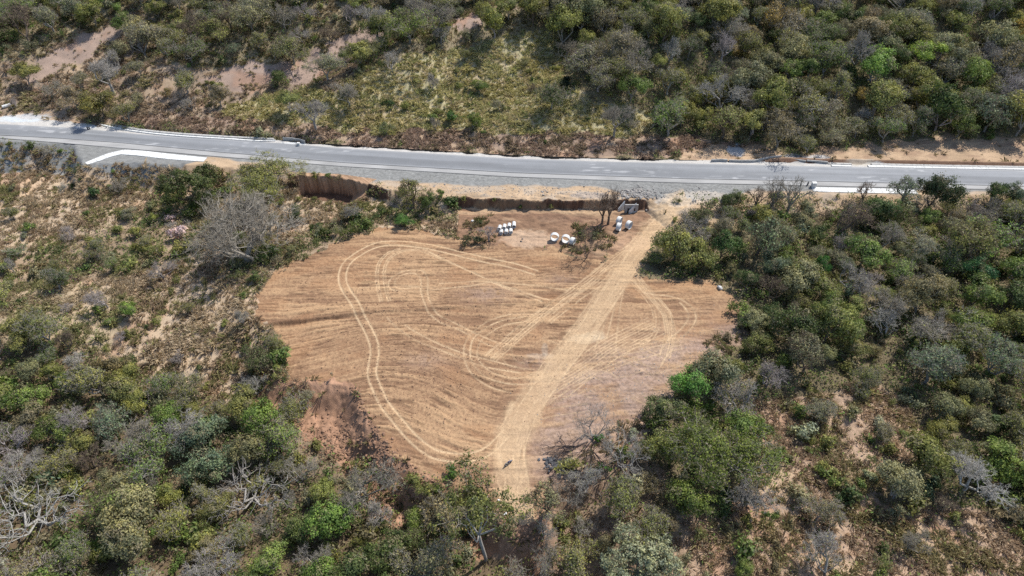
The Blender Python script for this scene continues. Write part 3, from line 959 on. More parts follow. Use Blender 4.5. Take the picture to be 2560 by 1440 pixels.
TPL = {}
def make_template(key, r, kind, h=8., rx=4., rz=2.6, tips=200, per=14, fork=.35, leaf=.27, spread=.42, lobes=7, surf=.55, tw=0, r_tip=.035,
                  lean=(0, 0), droop=0, dryp=.12, ry=None, flatb=-.35, wig=.12, up=.7, twr=.022, twl=.7, zc=None):
    zc = zc if zc is not None else h - rz * .95
    T = crown_points(r, tips, rx, rz, zc, lobes, surf=surf, ry=ry, flatb=flatb)
    P0, P1, R0, R1 = grow(r, T, h * fork, r_tip=r_tip, lean=lean, wig=wig)
    # split the wood: trunk and limbs, fine branches
    thick = R0 > r_tip * 3.4
    d = {}
    V, F = tubes(P0[thick], P1[thick], R0[thick], R1[thick], 6)
    d['trunk'] = mesh_np(key + "_trunk", V, F, np.full(len(F), 4), [m_bark], smooth=True)
    Pf0, Pf1, Rf0, Rf1 = P0[~thick], P1[~thick], R0[~thick], R1[~thick]
    if tw:
        dirs = T - np.array((0, 0, zc - rz * .6))
        dirs /= np.linalg.norm(dirs, axis=1, keepdims=True)
        a, b, c, e = twigs(r, T, dirs, tw, twl, twr)
        Pf0, Pf1, Rf0, Rf1 = np.vstack([Pf0, a]), np.vstack([Pf1, b]), np.r_[Rf0, c], np.r_[Rf1, e]
        a, b, c, e = twigs(r, (a + b) / 2, b - a, 2, twl * .55, twr * .75)
        Pf0, Pf1, Rf0, Rf1 = np.vstack([Pf0, a]), np.vstack([Pf1, b]), np.r_[Rf0, c], np.r_[Rf1, e]
    V, F = tubes(Pf0, Pf1, Rf0, Rf1, 3)
    d['branches'] = mesh_np(key + "_branches", V, F, np.full(len(F), 4), [m_bark], smooth=True)
    if per:
        V, F, tone, dry = leaves(r, T, per, spread, leaf, up=up, droop=droop, dryp=dryp)
        d['crown'] = mesh_np(key + "_crown", V, F, np.full(len(F), 4), [m_leaf], {"tone": ('FLOAT', tone), "dry": ('FLOAT', dry)})
    d['h'], d['r'] = h, rx
    TPL[key] = d
    return d

rt = np.random.default_rng(5)
for i in range(8):
    make_template(f"leafy{i}", rt, 'leafy', h=rt.uniform(6.3, 8.2), rx=rt.uniform(3.6, 4.6), rz=rt.uniform(2.6, 3.4), tips=150, per=46, lobes=int(rt.integers(7, 13)),
                  leaf=.2, spread=.46, r_tip=.024, fork=.16, flatb=-.75, surf=.6, ry=rt.uniform(3.0, 4.4))
for i in range(7):
    make_template(f"sparse{i}", rt, 'sparse', h=rt.uniform(6.3, 8.2), rx=rt.uniform(3.8, 4.8), rz=rt.uniform(2.6, 3.4), tips=230, per=17, lobes=9, leaf=.17, spread=.44, tw=3, surf=.5,
                  dryp=.25, twr=.02, r_tip=.024, fork=.18, flatb=-.6, ry=rt.uniform(3.2, 4.6))
for i in range(6):
    make_template(f"bare{i}", rt, 'bare', h=rt.uniform(6.0, 8.0), rx=rt.uniform(3.4, 4.6), rz=rt.uniform(2.6, 3.4), tips=230, per=1.6, lobes=9, tw=3, surf=.3, twr=.021, twl=.8, fork=.16,
                  r_tip=.026, leaf=.14, dryp=.6, flatb=-.5, wig=.15)

# shrubs: one mesh each, foliage and stems
SHR = []
for i in range(9):
    kind = i % 3
    n = 48
    T = crown_points(rt, n, 1.5, 1.15, 1.0, 5, flatb=-.6, surf=.4)
    T[:, 2] = np.maximum(T[:, 2], .15)
    P0, P1, R0, R1 = grow(rt, T, .12, r_tip=.022)
    a, b, c, e = twigs(rt, T, T / np.linalg.norm(T, axis=1, keepdims=True), 5 if kind == 2 else 2, .45, .018)
    V, F = tubes(np.vstack([P0, a]), np.vstack([P1, b]), np.r_[R0, c], np.r_[R1, e], 3)
    per = (15, 8, 2.5)[kind]
    V2, F2, tone, dry = leaves(rt, T, per, .27, .2, dryp=(.08, .25, .5)[kind])
    VV = np.vstack([V, V2])
    FF = np.vstack([F, F2 + len(V)])
    SHR.append(mesh_np(f"shrub_{i}", VV, FF, np.full(len(FF), 4), [m_bark, m_leaf],
                       {"tone": ('FLOAT', np.r_[np.full(len(V), .5), tone]), "dry": ('FLOAT', np.r_[np.zeros(len(V)), dry])},
                       mi=np.r_[np.zeros(len(F)), np.ones(len(F2))]))

GREENS = {  # natural leaf colours
    'olive': ((0.215, 0.225, 0.075), 'olive green'), 'grey': ((0.235, 0.235, 0.135), 'grey-green'), 'dark': ((0.090, 0.125, 0.045), 'dark green'),
    'mid': ((0.150, 0.205, 0.058), 'mid green'), 'yellow': ((0.270, 0.280, 0.090), 'yellow-green'), 'bright': ((0.165, 0.250, 0.065), 'bright green'),
    'brownish': ((0.240, 0.200, 0.115), 'brownish'), 'blue': ((0.165, 0.215, 0.135), 'bluish green'), 'ochre': ((0.330, 0.240, 0.070), 'ochre-yellow'),
    'silver': ((0.350, 0.355, 0.250), 'silvery')}
BARKS = {'grey': ((.31, .285, .255), 'grey'), 'pale': ((.37, .35, .315), 'pale'), 'brown': ((.17, .13, .10), 'brown'), 'dull': ((.29, .26, .215), 'dull grey-brown'),
         'purple': ((.32, .28, .265), 'purplish grey')}
PAL = {'hill': (['olive', 'grey', 'dark', 'mid', 'yellow', 'bright', 'brownish', 'blue', 'ochre'], [.30, .22, .14, .18, .06, .01, .06, .02, .01]),
       'ridge': (['olive', 'grey', 'dark', 'mid', 'yellow'], [.32, .12, .25, .19, .12]),
       'brown': (['olive', 'dark', 'brownish', 'mid'], [.3, .25, .2, .25]),
       'straw': (['olive', 'grey', 'dark', 'mid', 'yellow', 'bright', 'brownish'], [.28, .14, .2, .2, .1, .02, .06]),
       'near': (['olive', 'grey', 'dark', 'mid', 'yellow', 'bright', 'brownish', 'blue', 'silver'], [.31, .18, .12, .22, .05, .02, .04, .03, .03]),
       'right': (['olive', 'grey', 'dark', 'mid', 'yellow', 'bright', 'brownish', 'blue'], [.31, .17, .15, .22, .06, .01, .05, .03]),
       'dry': (['olive', 'grey', 'dark', 'mid', 'yellow', 'brownish', 'silver'], [.29, .19, .10, .15, .09, .14, .04])}

LEAFC = lambda c, r_: tuple(np.clip(np.array(c) * r_.uniform(.82, 1.2) * np.array((r_.uniform(.93, 1.07), 1, r_.uniform(.9, 1.1))), 0, 1)) + (1,)

PLANTS = []   # all placed plants: dict(kind, obj, px, py, look, size)
rp = np.random.default_rng(21)

def place_tree(tkey, loc, s, leafc=None, bark='dull', rot=None, sz=None, label=None, name=None, cat='tree', group=None, look='', tilt=(0, 0)):
    d = TPL[tkey]
    kind = 'broadleaf_tree' if tkey.startswith('leafy') else 'scrub_tree' if tkey.startswith('sparse') else 'bare_tree'
    root = bpy.data.objects.new(name or kind, None)
    root.empty_display_size = .5
    root.location = loc
    root.rotation_euler = (tilt[0], tilt[1], rp.uniform(0, 6.28) if rot is None else rot)
    root.scale = (s, s, s * (sz or rp.uniform(.88, 1.12)))
    COL.objects.link(root)
    bc_ = tuple(np.array(BARKS[bark][0]) * rp.uniform(.85, 1.15)) + (1,)
    for part in ('trunk', 'branches', 'crown'):
        if part in d:
            o = bpy.data.objects.new(part, d[part])
            o.parent = root
            o.color = (leafc or (.22, .2, .12, 1)) if part == 'crown' else bc_
            COL.objects.link(o)
    px, py = project(loc[0], loc[1], loc[2] + d['h'] * s * .7)
    PLANTS.append(dict(kind=kind, o=root, px=float(px), py=float(py), look=look, s=s * d['r'], label=label, cat=cat, group=group))
    return root

# ------------------------------------------------------------------ landmark plants
TAKEN = []   # (x, y, radius) kept clear of random plants
def at_px(px, py):
    x, y, z = g1(px, py)
    return (x, y, z - .1)

def landmark(key, px, py, s, col, bark, label, rad, **k):
    loc = at_px(px, py)
    TAKEN.append((loc[0], loc[1], rad))
    c = GREENS[col][0] + (1,) if isinstance(col, str) else (tuple(col) + (1,) if col else None)
    if callable(bark):
        pass
    return place_tree(key, loc, s, c, bark, label=label, look='', **k)

rl = np.random.default_rng(99)
make_template("bare_giant", rl, 'bare', h=13.5, rx=11.0, rz=6.5, tips=900, per=0, lobes=15, tw=4, surf=.2, r_tip=.042, fork=.12, twr=.026, twl=1.3, wig=.18, zc=6.2, flatb=-.6)
make_template("leafy_umbrella", rl, 'leafy', h=19, rx=7.4, rz=3.2, tips=150, per=34, lobes=16, leaf=.21, spread=.42, fork=.42, r_tip=.030, surf=.45, lean=(-.12, .0), wig=.07, flatb=.0)
make_template("leafy_round", rl, 'leafy', h=11.5, rx=7.0, rz=5.0, tips=520, per=22, lobes=14, leaf=.28, spread=.45, fork=.14, r_tip=.026, flatb=-.8)
make_template("leafy_feather", rl, 'leafy', h=13, rx=9.0, rz=4.6, tips=600, per=26, lobes=14, leaf=.2, spread=.5, fork=.22, tw=2, r_tip=.03, flatb=-.5)
make_template("bare_snag", rl, 'bare', h=11, rx=9.5, rz=4.5, tips=150, per=0, lobes=11, tw=2, surf=.3, r_tip=.055, fork=.2, twr=.03, twl=1.3, wig=.16, zc=5.5, flatb=-.5)
make_template("bare_fan", rl, 'bare', h=12.5, rx=6.5, rz=4.0, tips=420, per=0, lobes=9, tw=4, surf=.3, r_tip=.034, fork=.34, twr=.024, twl=.9)
make_template("bare_thin", rl, 'bare', h=8, rx=3.5, rz=3.0, tips=110, per=0, lobes=7, tw=3, surf=.3, r_tip=.035, fork=.25, twr=.022)
make_template("bare_wispy", rl, 'bare', h=7.5, rx=4.0, rz=3.6, tips=150, per=0, lobes=9, tw=3, surf=.2, r_tip=.02, fork=.04, twr=.016, twl=.8, flatb=-.2, wig=.08)
make_template("sparse_light", rl, 'sparse', h=9, rx=4.5, rz=3, tips=200, per=9, lobes=8, tw=2, leaf=.2, fork=.3)

landmark("bare_giant", 622, 655, 1.32, None, 'dull', "huge spreading leafless grey tree left of the cleared field", 9, sz=1.0)
landmark("leafy_feather", 680, 500, 1.05, (.24, .25, .08), 'grey', "yellow-green leafy tree rising behind the huge leafless tree", 7)
landmark("leafy_round", 492, 512, 1.05, (.085, .11, .038), 'brown', "round dense dark green tree below the left white concrete apron", 7)
landmark("leafy_umbrella", 1216, 1400, 1.15, (.15, .165, .06), 'grey', "tall open-crowned tree with pale slender trunk at the bottom tip of the field", 8, rot=0.0, sz=1.0)
landmark("sparse_light", 1367, 1290, .95, 'grey', 'brown', "small grey-green tree with straight dark trunk right of the dirt lane's end", 3)
landmark("leafy2", 1722, 995, 1.05, (.12, .25, .06), 'brown', "vivid green compact tree at the right edge of the cleared field", 4)
landmark("leafy5", 1655, 1060, .95, (.14, .17, .08), 'brown', "dark rounded tree just below the vivid green compact tree", 4)
landmark("leafy_feather", 1770, 1190, 1.05, (.15, .19, .045), 'dull', "large feathery green tree with grey limbs in the lower right", 7)
landmark("bare_wispy", 1482, 1100, 1.2, None, 'grey', "wispy leafless shrubby tree with upright twigs at the field's lower right edge", 3)
landmark("bare_wispy", 1552, 1165, 1.25, None, 'grey', "pale grey leafless tree right of the fallen branches", 3)
landmark("bare_wispy", 1420, 1260, 1.0, None, 'dull', "dull leafless tree below the rubble heap right of the lane's end", 3)
landmark("bare_snag", 105, 1310, 1.0, None, 'pale', "bleached pale dead tree with thick bare limbs in the lower left corner", 10, sz=.8)
landmark("bare_snag", 640, 1255, .85, None, 'grey', "grey leafless tree with crooked limbs in the lower left forest", 5, sz=.9)
landmark("bare_fan", 947, 108, 1.0, None, 'pale', "pale leafless fan-shaped tree on the bare slope at the top", 4)
landmark("bare_fan", 1534, 345, .82, None, 'dull', "bare wide tree standing alone above the brown strip beside the road", 4)
landmark("bare_fan", 285, 235, .95, None, 'grey', "grey leafless tree with a round twiggy crown on the left hillside", 5)
landmark("sparse3", 312, 155, 1.15, 'grey', 'brown', "thin grey-green tree with dark trunk on the bare left slope", 4)
landmark("leafy4", 262, 296, 1.5, (.21, .19, .06), 'brown', "broad yellow-olive tree leaning over the road at the far left", 6, sz=.8)
landmark("bare_fan", 790, 325, .85, None, 'grey', "bare tree hanging over the road beyond the end of the left gutter", 4)
landmark("leafy1", 697, 218, .72, 'dark', 'brown', "small dark round tree casting a black shadow on the left hillside", 3)
landmark("sparse0", 470, 232, 1.2, 'olive', 'grey', "wide olive-grey tree at the foot of the left hillside", 5)
landmark("leafy6", 2295, 175, 1.5, (.25, .34, .07), 'brown', "brilliant lime-green tree standing out in the forest at the upper right", 6)
landmark("leafy3", 2545, 130, 1.3, 'ochre', 'brown', "ochre-yellow tree at the upper right edge of the forest", 4)
landmark("leafy0", 2150, 255, .8, 'ochre', 'brown', "small ochre-yellow tree in the middle of the right forest", 3)
landmark("bare_fan", 1800, 165, .8, None, 'purple', "purplish grey leafless crown in the forest above the road", 4)
landmark("sparse1", 1940, 372, 1.6, 'brownish', 'dull', "large brownish-grey tree behind the concrete headwall", 7)
landmark("sparse4", 2080, 360, 1.4, 'grey', 'dull', "tall grey-green tree behind the right road bench", 6)
landmark("leafy0", 2316, 532, 1.25, (.075, .10, .05), 'brown', "dark upright tree overlapping the road at the right", 4, sz=1.3)
landmark("bare_thin", 1965, 540, 1.35, None, 'dull', "slender leafless tree in front of the road left of the white box", 3, sz=1.2)
landmark("bare_thin", 1925, 532, 1.1, None, 'dull', "leafless tree with a vine-wrapped stem beside the rock pile", 2, sz=1.2)
landmark("bare_thin", 1885, 528, 1.0, None, 'brown', "small leafless tree just right of the rock pile", 2, sz=1.1)
landmark("bare_thin", 2155, 515, .9, None, 'brown', "crooked vine-covered snag near the white roadside slab", 2, tilt=(0, -.3))
landmark("sparse_light", 2245, 525, 1.0, 'blue', 'grey', "pale bluish shrubby tree left of the dark upright tree by the road", 4)
landmark("bare_wispy", 1467, 645, 1.05, None, 'brown', "dark leafless tree at the top edge of the field throwing a branching shadow", 3)
landmark("bare_thin", 1505, 560, 1.15, None, 'brown', "reddish-brown bare tree beside the culvert mouth", 2, sz=1.1)
landmark("bare_thin", 1520, 562, 1.2, None, 'brown', "taller bare brown tree between the culvert and the big pipe rings", 2, sz=1.2)
landmark("bare_thin", 1222, 602, .75, None, 'purple', "small bare purplish tree left of the stacked concrete pipes", 2)
landmark("sparse_light", 1035, 522, .95, 'olive', 'brown', "lone airy tree between the earth pit and the long trench", 3)
landmark("leafy2", 1008, 568, .62, (.085, .18, .045), 'brown', "low dark green bushy tree at the top of the field", 3, sz=.7)
landmark("sparse2", 655, 935, .95, 'dark', 'brown', "dark olive tree at the left edge of the field by the low step", 4)
landmark("sparse5", 735, 1045, .95, 'olive', 'grey', "shadowed dull tree at the head of the earth scarp", 4)
landmark("leafy3", 845, 1335, 1.15, (.16, .25, .065), 'brown', "bright green dense tree in the forest left of the pale-trunked tree", 5)
landmark("leafy_round", 1590, 1440, .8, (.32, .34, .23), 'grey', "silvery-leaved round tree at the bottom edge right of centre", 5)
landmark("leafy5", 325, 795, .6, (.2, .3, .07), 'brown', "small fresh-green tree on the straw slope at the left", 2)
landmark("bare2", 270, 770, .8, None, 'purple', "purplish twiggy bare tree on the straw slope at the left", 3)
landmark("leafy0", 680, 1440, .85, (.22, .29, .08), 'grey', "light green round tree at the bottom left of centre", 3)
landmark("bare_fan", 2400, 1235, .85, None, 'pale', "large pale twiggy bare tree in the dry scrub at the lower right", 5, sz=.8)
landmark("sparse3", 2310, 960, 1.5, 'blue', 'grey', "big blue-grey feathery tree in the right forest", 6)
landmark("leafy4", 2430, 720, 1.0, (.075, .17, .07), 'brown', "deep green tree amid the vines of the right forest", 4)
landmark("sparse1", 2290, 645, .9, 'silver', 'grey', "pale silvery-pink crowned tree in the middle of the right forest", 3)
landmark("bare1", 2200, 800, 1.3, None, 'dull', "wide grey-brown twiggy crown in the middle of the right forest", 5)
landmark("bare4", 1720, 610, 1.2, None, 'grey', "grey leafless tree shading the dirt lane on its right side", 4)
landmark("leafy1", 1800, 650, 1.05, (.07, .125, .045), 'brown', "dense deep green tree at the field's upper right corner", 4)
landmark("leafy6", 2045, 700, .5, (.07, .18, .05), 'brown', "narrow green column of climbing vines in the right forest", 2, sz=1.9)

for a_, b_2, r_2 in ((2033, 505, 4), (2090, 510, 4), (2150, 512, 4), (2210, 512, 3), (450, 600, 5), (430, 560, 3.5), (440, 630, 4)):
    q_ = at_px(a_, b_2)
    TAKEN.append((q_[0], q_[1], r_2))
# ------------------------------------------------------------------ random trees
def shape_ok(x, y, r_, taken):
    for (a, b, c) in taken:
        if (x - a) ** 2 + (y - b) ** 2 < (r_ * .6 + c * .8) ** 2:
            return False
    return True

N = 42000
cx = rp.uniform(-280, 280, N)
cy = rp.uniform(14, 365, N)
cz = gz(cx, cy)
cpx, cpy = project(cx, cy, cz)
vis = (cpx > -900) & (cpx < 3460) & (cpy > -420) & (cpy < 2600)
cid = zones_at(cx, cy, cz)
cell = {}
placed = []
for i in np.nonzero(vis & (cid > 0))[0]:
    zi = Z[int(cid[i])]
    if zi['sp'] <= 0:
        continue
    x, y, z = float(cx[i]), float(cy[i]), float(cz[i])
    s = zi['size'] * float(rp.lognormal(0, .34))
    s = min(max(s, .4), 1.75 if cy[i] > 130 else 1.3)
    sp = zi['sp'] * (.62 + .38 * s / zi['size'])
    if zi['sp'] > 8 and fbm(x / 9, y / 9, 3) < .42:
        continue
    gx_, gy_ = int(x // 8), int(y // 8)
    ok = True
    for a in range(gx_ - 2, gx_ + 3):
        for b in range(gy_ - 2, gy_ + 3):
            for (qx, qy, qs) in cell.get((a, b), ()):
                if (x - qx) ** 2 + (y - qy) ** 2 < ((sp + qs) / 2) ** 2 * .62:
                    ok = False
                    break
            if not ok:
                break
        if not ok:
            break
    if not ok or not shape_ok(x, y, 4 * s, TAKEN):
        continue
    # keep crowns off the clearing, the road and the yard
    rr_ = 3.2 * s
    ed = [zones_at(np.array([x + rr_ * c_]), np.array([y + rr_ * s_]), np.array([z]))[0] for c_, s_ in ((1, 0), (-1, 0), (0, 1), (0, -1))]
    if sum(e == 0 for e in ed) >= 1:
        continue
    cell.setdefault((gx_, gy_), []).append((x, y, sp))
    placed.append((x, y, z, s, int(cid[i])))

kinds = {'l': [], 's': [], 'b': []}
for (x, y, z, s, zi) in placed:
    k = 'lsb'[int(rp.choice(3, p=np.array(Z[zi]['mix']) / sum(Z[zi]['mix'])))]
    kinds[k].append((x, y, z, s, zi))
LIM = {'l': 278, 's': 285, 'b': 270}
leftover = []
for k, arr in kinds.items():
    dist = []
    for a in arr:
        qx, qy = project(a[0], a[1], a[2] + 5 * a[3])
        q2 = float(project(a[0], a[1], a[2])[1])
        inn = -40 < qx < 2600 and q2 > -10 and qy < 1450
        dist.append(math.hypot(a[0], a[1]) / (a[3] + .3) + (0 if inn else 1e5))
    arr = [arr[i] for i in np.argsort(dist)]
    for n_, (x, y, z, s, zi) in enumerate(arr):
        pal = PAL[Z[zi]['pal']]
        ck = str(rp.choice(pal[0], p=np.array(pal[1]) / sum(pal[1])))
        bk = str(rp.choice(['grey', 'dull', 'brown', 'pale', 'purple'], p=[.32, .33, .12, .1, .13]))
        if n_ >= LIM[k]:
            leftover.append((k, x, y, z, s, ck, bk))
            continue
        c = LEAFC(GREENS[ck][0], rp)
        key = {'l': f"leafy{int(rp.integers(8))}", 's': f"sparse{int(rp.integers(7))}", 'b': f"bare{int(rp.integers(6))}"}[k]
        place_tree(key, (x, y, z - .15), s, c, bk, look=(BARKS[bk][1] if k == 'b' else GREENS[ck][1]), tilt=(rp.normal(0, .06), rp.normal(0, .06)))
print("TREES", {k: len(v_) for k, v_ in kinds.items()}, "left", len(leftover))

# ------------------------------------------------------------------ shrubs
N = 60000
sx = rp.uniform(-260, 260, N)
sy = rp.uniform(20, 330, N)
sz_ = gz(sx, sy)
spx, spy = project(sx, sy, sz_)
vis = (spx > -700) & (spx < 3260) & (spy > -200) & (spy < 2300)
sin_ = (spx > -20) & (spx < 2580) & (spy > 0) & (spy < 1450)
sid = zones_at(sx, sy, sz_)
dens = np.zeros(N)
for k, v_ in Z.items():
    dens[sid == k] = v_['shrub']
area = 520 * 310
keep = vis & (sid > 0) & (rp.random(N) < dens / 100 * area / N * 1.0 * (.35 + 1.3 * ss(.4, .6, fbm(sx / 7, sy / 7, 5))))
SH = [(float(sx[i]), float(sy[i]), float(sz_[i]), float(np.clip(rp.lognormal(0, .38), .35, 2.0)) * (1 if sin_[i] else .999e-3), int(sid[i])) for i in np.nonzero(keep)[0]]
SH = [(a, b, c, (d if d < .01 else min(d * .66, 1.25) if e in (2, 3, 5, 6, 8, 13, 16) else d), e) for a, b, c, d, e in SH]
SH = [s_ for s_ in SH if shape_ok(s_[0], s_[1], .5, [(a, b, c * .4) for a, b, c in TAKEN])]
def open_ground(zi):
    return zi in (2, 3, 5, 6, 7, 8, 11, 12, 13)
SH.sort(key=lambda s_: math.hypot(s_[0], s_[1], CAM_H) / s_[3] * (1.0 if open_ground(s_[4]) else 2.2))
stuff_shr = []

def place_shrub(loc, s, col, si, bark='dull', label=None, look='', rot=None, sz=1.0, name='shrub'):
    o = bpy.data.objects.new(name, SHR[si])
    o.location = loc
    o.rotation_euler = (0, 0, rp.uniform(0, 6.28) if rot is None else rot)
    o.scale = (s, s, s * sz)
    o.color = col
    COL.objects.link(o)
    px, py = project(loc[0], loc[1], loc[2] + .6)
    PLANTS.append(dict(kind='shrub', o=o, px=float(px), py=float(py), look=look, s=s, label=label, cat='shrub', group=None))
    return o

LSH = [(450, 592, 1.9, (.66, .50, .52), 0, "pink-flowering bush below the round dark green tree"),
       (428, 556, 1.1, (.62, .48, .50), 0, "smaller pink-flowering bush beside the larger one"),
       (480, 540, 1.9, (.10, .13, .035), 0, "olive bush behind the pink-flowering bush"),
       (1135, 305, 1.9, (.07, .13, .03), 0, "bright green bush low on the tussock ridge above the road"),
       (972, 265, 1.1, (.045, .09, .03), 3, "dark green bush on the left part of the tussock ridge"),
       (1420, 215, 1.8, (.028, .042, .02), 3, "nearly black bush on the right part of the tussock ridge"),
       (815, 595, 1.3, (.065, .085, .02), 0, "dark rounded bush at the upper left edge of the field"),
       (1130, 520, 1.7, (.06, .10, .03), 0, "green bush beside the left end of the long trench"),
       (1185, 612, 1.4, (.07, .08, .04), 3, "low dark bush under the small purplish tree"),
       (1485, 598, 1.1, (.16, .16, .09), 4, "grey scrub bush between the two groups of pipe rings"),
       (1455, 588, .9, (.17, .16, .09), 5, "twiggy bush right of the middle pipe rings"),
       (245, 490, 1.6, (.05, .09, .03), 0, "bushy green clump on the straw slope below the apron"),
       (1495, 1098, .8, (.07, .19, .02), 0, "small vivid green bush beside the fallen branches"),
       (1510, 1178, .8, (.07, .21, .02), 3, "fresh green seedling clump under the fallen branches"),
       (1815, 505, 1.0, (.14, .17, .04), 0, "yellow-green bush left of the rock pile"),
       (1125, 1190, 1.2, (.08, .15, .03), 0, "bright green bush at the foot of the earth scarp"),
       (795, 572, 1.0, (.05, .09, .02), 3, "small dark bush on the grassy bank above the field")]
for (a, b, s, c, si, lab) in LSH:
    place_shrub(at_px(a, b), s, c + (1,), si, label=lab, sz=.9, name='flowering_bush' if 'pink' in lab else 'shrub')
LIP = [(762, 440, .8), (790, 443, .9), (822, 445, .7), (848, 449, .9), (1236, 503, .5), (1300, 520, .5), (1345, 521, .45), (1378, 520, .6), (1100, 490, .9), (1075, 484, .8), (1160, 500, .7)]
for k_, (a, b, s) in enumerate(LIP):
    place_shrub(at_px(a, b), s, GREENS[('brownish', 'olive', 'mid')[k_ % 3]][0] + (1,), (5, 4, 0)[k_ % 3], look='leafy ' + ('brownish', 'olive green', 'mid green')[k_ % 3])
nlim = 300 - len(LSH) - len(LIP) + 1
SH = [(a, b, c, (d * 1000 if d < .01 else d), e) for a, b, c, d, e in SH]
for n_, (x, y, z, s, zi) in enumerate(SH):
    pal = PAL[Z[zi]['pal']]
    ck = str(rp.choice(pal[0], p=np.array(pal[1]) / sum(pal[1])))
    if n_ >= nlim:
        stuff_shr.append((x, y, z, s, ck, zi))
        continue
    si = int(rp.choice(9))
    place_shrub((x, y, z - .05), s, LEAFC(GREENS[ck][0], rp), si, look=('twiggy ' if si % 3 == 2 else 'leafy ' if si % 3 == 0 else '') + GREENS[ck][1])
print("SHRUBS", len(SH), "stuff", len(stuff_shr))

# ------------------------------------------------------------------ unique labels by look and place
MARKS = [("the round dark green tree", 455, 455), ("the huge leafless tree", 620, 560), ("the stacked concrete pipes", 1267, 570), ("the middle pipe rings", 1408, 592),
         ("the culvert", 1590, 505), ("the white box on the road", 2034, 455), ("the left white apron", 380, 392), ("the lone pipe at the far left", 18, 262),
         ("the bleached dead tree", 100, 1250), ("the tall pale-trunked tree", 1190, 1230), ("the parked motorcycle", 1272, 1157), ("the vivid green tree", 1725, 955),
         ("the large feathery tree", 1765, 1120), ("the lime-green tree", 2290, 130), ("the pale fan-shaped tree", 947, 50), ("the tussock ridge", 1200, 180),
         ("the lone bare tree above the road", 1540, 290), ("the earth pit", 830, 470), ("the earth scarp", 880, 1050), ("the silvery round tree", 1590, 1385),
         ("the concrete headwall", 1890, 398), ("the right tan bench", 2400, 375), ("the big blue-grey tree", 2320, 900), ("the vine column", 2030, 660),
         ("the dark upright tree by the road", 2345, 465), ("the yellow-olive tree over the road", 245, 260), ("the grey round-crowned tree", 285, 195), ("the bright green dense tree", 845, 1300),
         ("the pale twiggy tree", 2400, 1190), ("the pink-flowering bush", 455, 575), ("the grey crooked tree", 640, 1200), ("the fallen branches", 1470, 1130), ("the purplish crown", 1800, 130),
         ("the dry patch", 2100, 1050), ("the bottom right corner", 2560, 1440), ("the top right corner", 2560, 0), ("the top left corner", 0, 0), ("the bottom left corner", 0, 1440), ("the left edge of the photo", 0, 740), ("the right edge of the photo", 2560, 740)]
ORD = ['', 'second', 'third', 'fourth', 'fifth', 'sixth', 'seventh', 'eighth', 'ninth', 'tenth', 'eleventh', 'twelfth']
NOUN = {'broadleaf_tree': 'leafy tree', 'scrub_tree': 'airy tree', 'bare_tree': 'leafless tree', 'shrub': 'bush'}
SIZE = {'broadleaf_tree': (2.8, 4.2), 'scrub_tree': (2.8, 4.2), 'bare_tree': (2.6, 4.0), 'shrub': (.8, 1.4)}
GRP = {'broadleaf_tree': 'leafy trees of the scrub forest', 'scrub_tree': 'thinly leaved trees of the scrub forest', 'bare_tree': 'leafless trees of the scrub forest', 'shrub': 'bushes scattered over the slopes'}
used = {}
for p in PLANTS:
    o = p['o']
    if p['label']:
        tag(o, p['label'], p['cat'], p['group'])
        continue
    md = sorted(((math.hypot(p['px'] - a, p['py'] - b), n_, a, b) for n_, a, b in MARKS))[0]
    dx, dy = p['px'] - md[2], p['py'] - md[3]
    if md[1].endswith(('corner', 'photo')):
        dr = 'towards'
    elif abs(dx) > abs(dy) * 2:
        dr = 'right of' if dx > 0 else 'left of'
    elif abs(dy) > abs(dx) * 2:
        dr = 'below' if dy > 0 else 'above'
    else:
        dr = ('below right of' if dx > 0 else 'below left of') if dy > 0 else ('above right of' if dx > 0 else 'above left of')
    a, b = SIZE[p['kind']]
    szw = 'small' if p['s'] < a else 'large' if p['s'] > b else 'mid-sized'
    base = f"{szw} {p['look']} {NOUN[p['kind']]} {dr} {md[1]}"
    if len(base.split()) > 14:
        base = base[len(szw) + 1:]
    used.setdefault(base, []).append((md[0], p))
for base, arr in used.items():
    arr.sort(key=lambda t: t[0])
    for n_, (_, p) in enumerate(arr):
        lab = base if len(arr) == 1 else base + (", nearest one" if n_ == 0 else f", {ORD[min(n_, 11)]} nearest")
        tag(p['o'], lab, 'shrub' if p['kind'] == 'shrub' else 'tree', GRP[p['kind']])

# ------------------------------------------------------------------ stuff: thicket, undergrowth, grass
def mesh_arrays(me):
    n = len(me.vertices)
    V = np.empty(n * 3, np.float32)
    me.vertices.foreach_get("co", V)
    L = np.empty(len(me.loops), np.int32)
    me.loops.foreach_get("vertex_index", L)
    return V.reshape(-1, 3), L.reshape(-1, 4)

tpl_cache = {}
def tpl_arrays(me, leaf):
    k = me.name
    if k not in tpl_cache:
        V, F = mesh_arrays(me)
        if leaf:
            t = np.empty(len(V), np.float32)
            me.attributes['tone'].data.foreach_get('value', t)
            d = np.empty(len(V), np.float32)
            me.attributes['dry'].data.foreach_get('value', d)
        else:
            t = d = None
        tpl_cache[k] = (V, F, t, d)
    return tpl_cache[k]

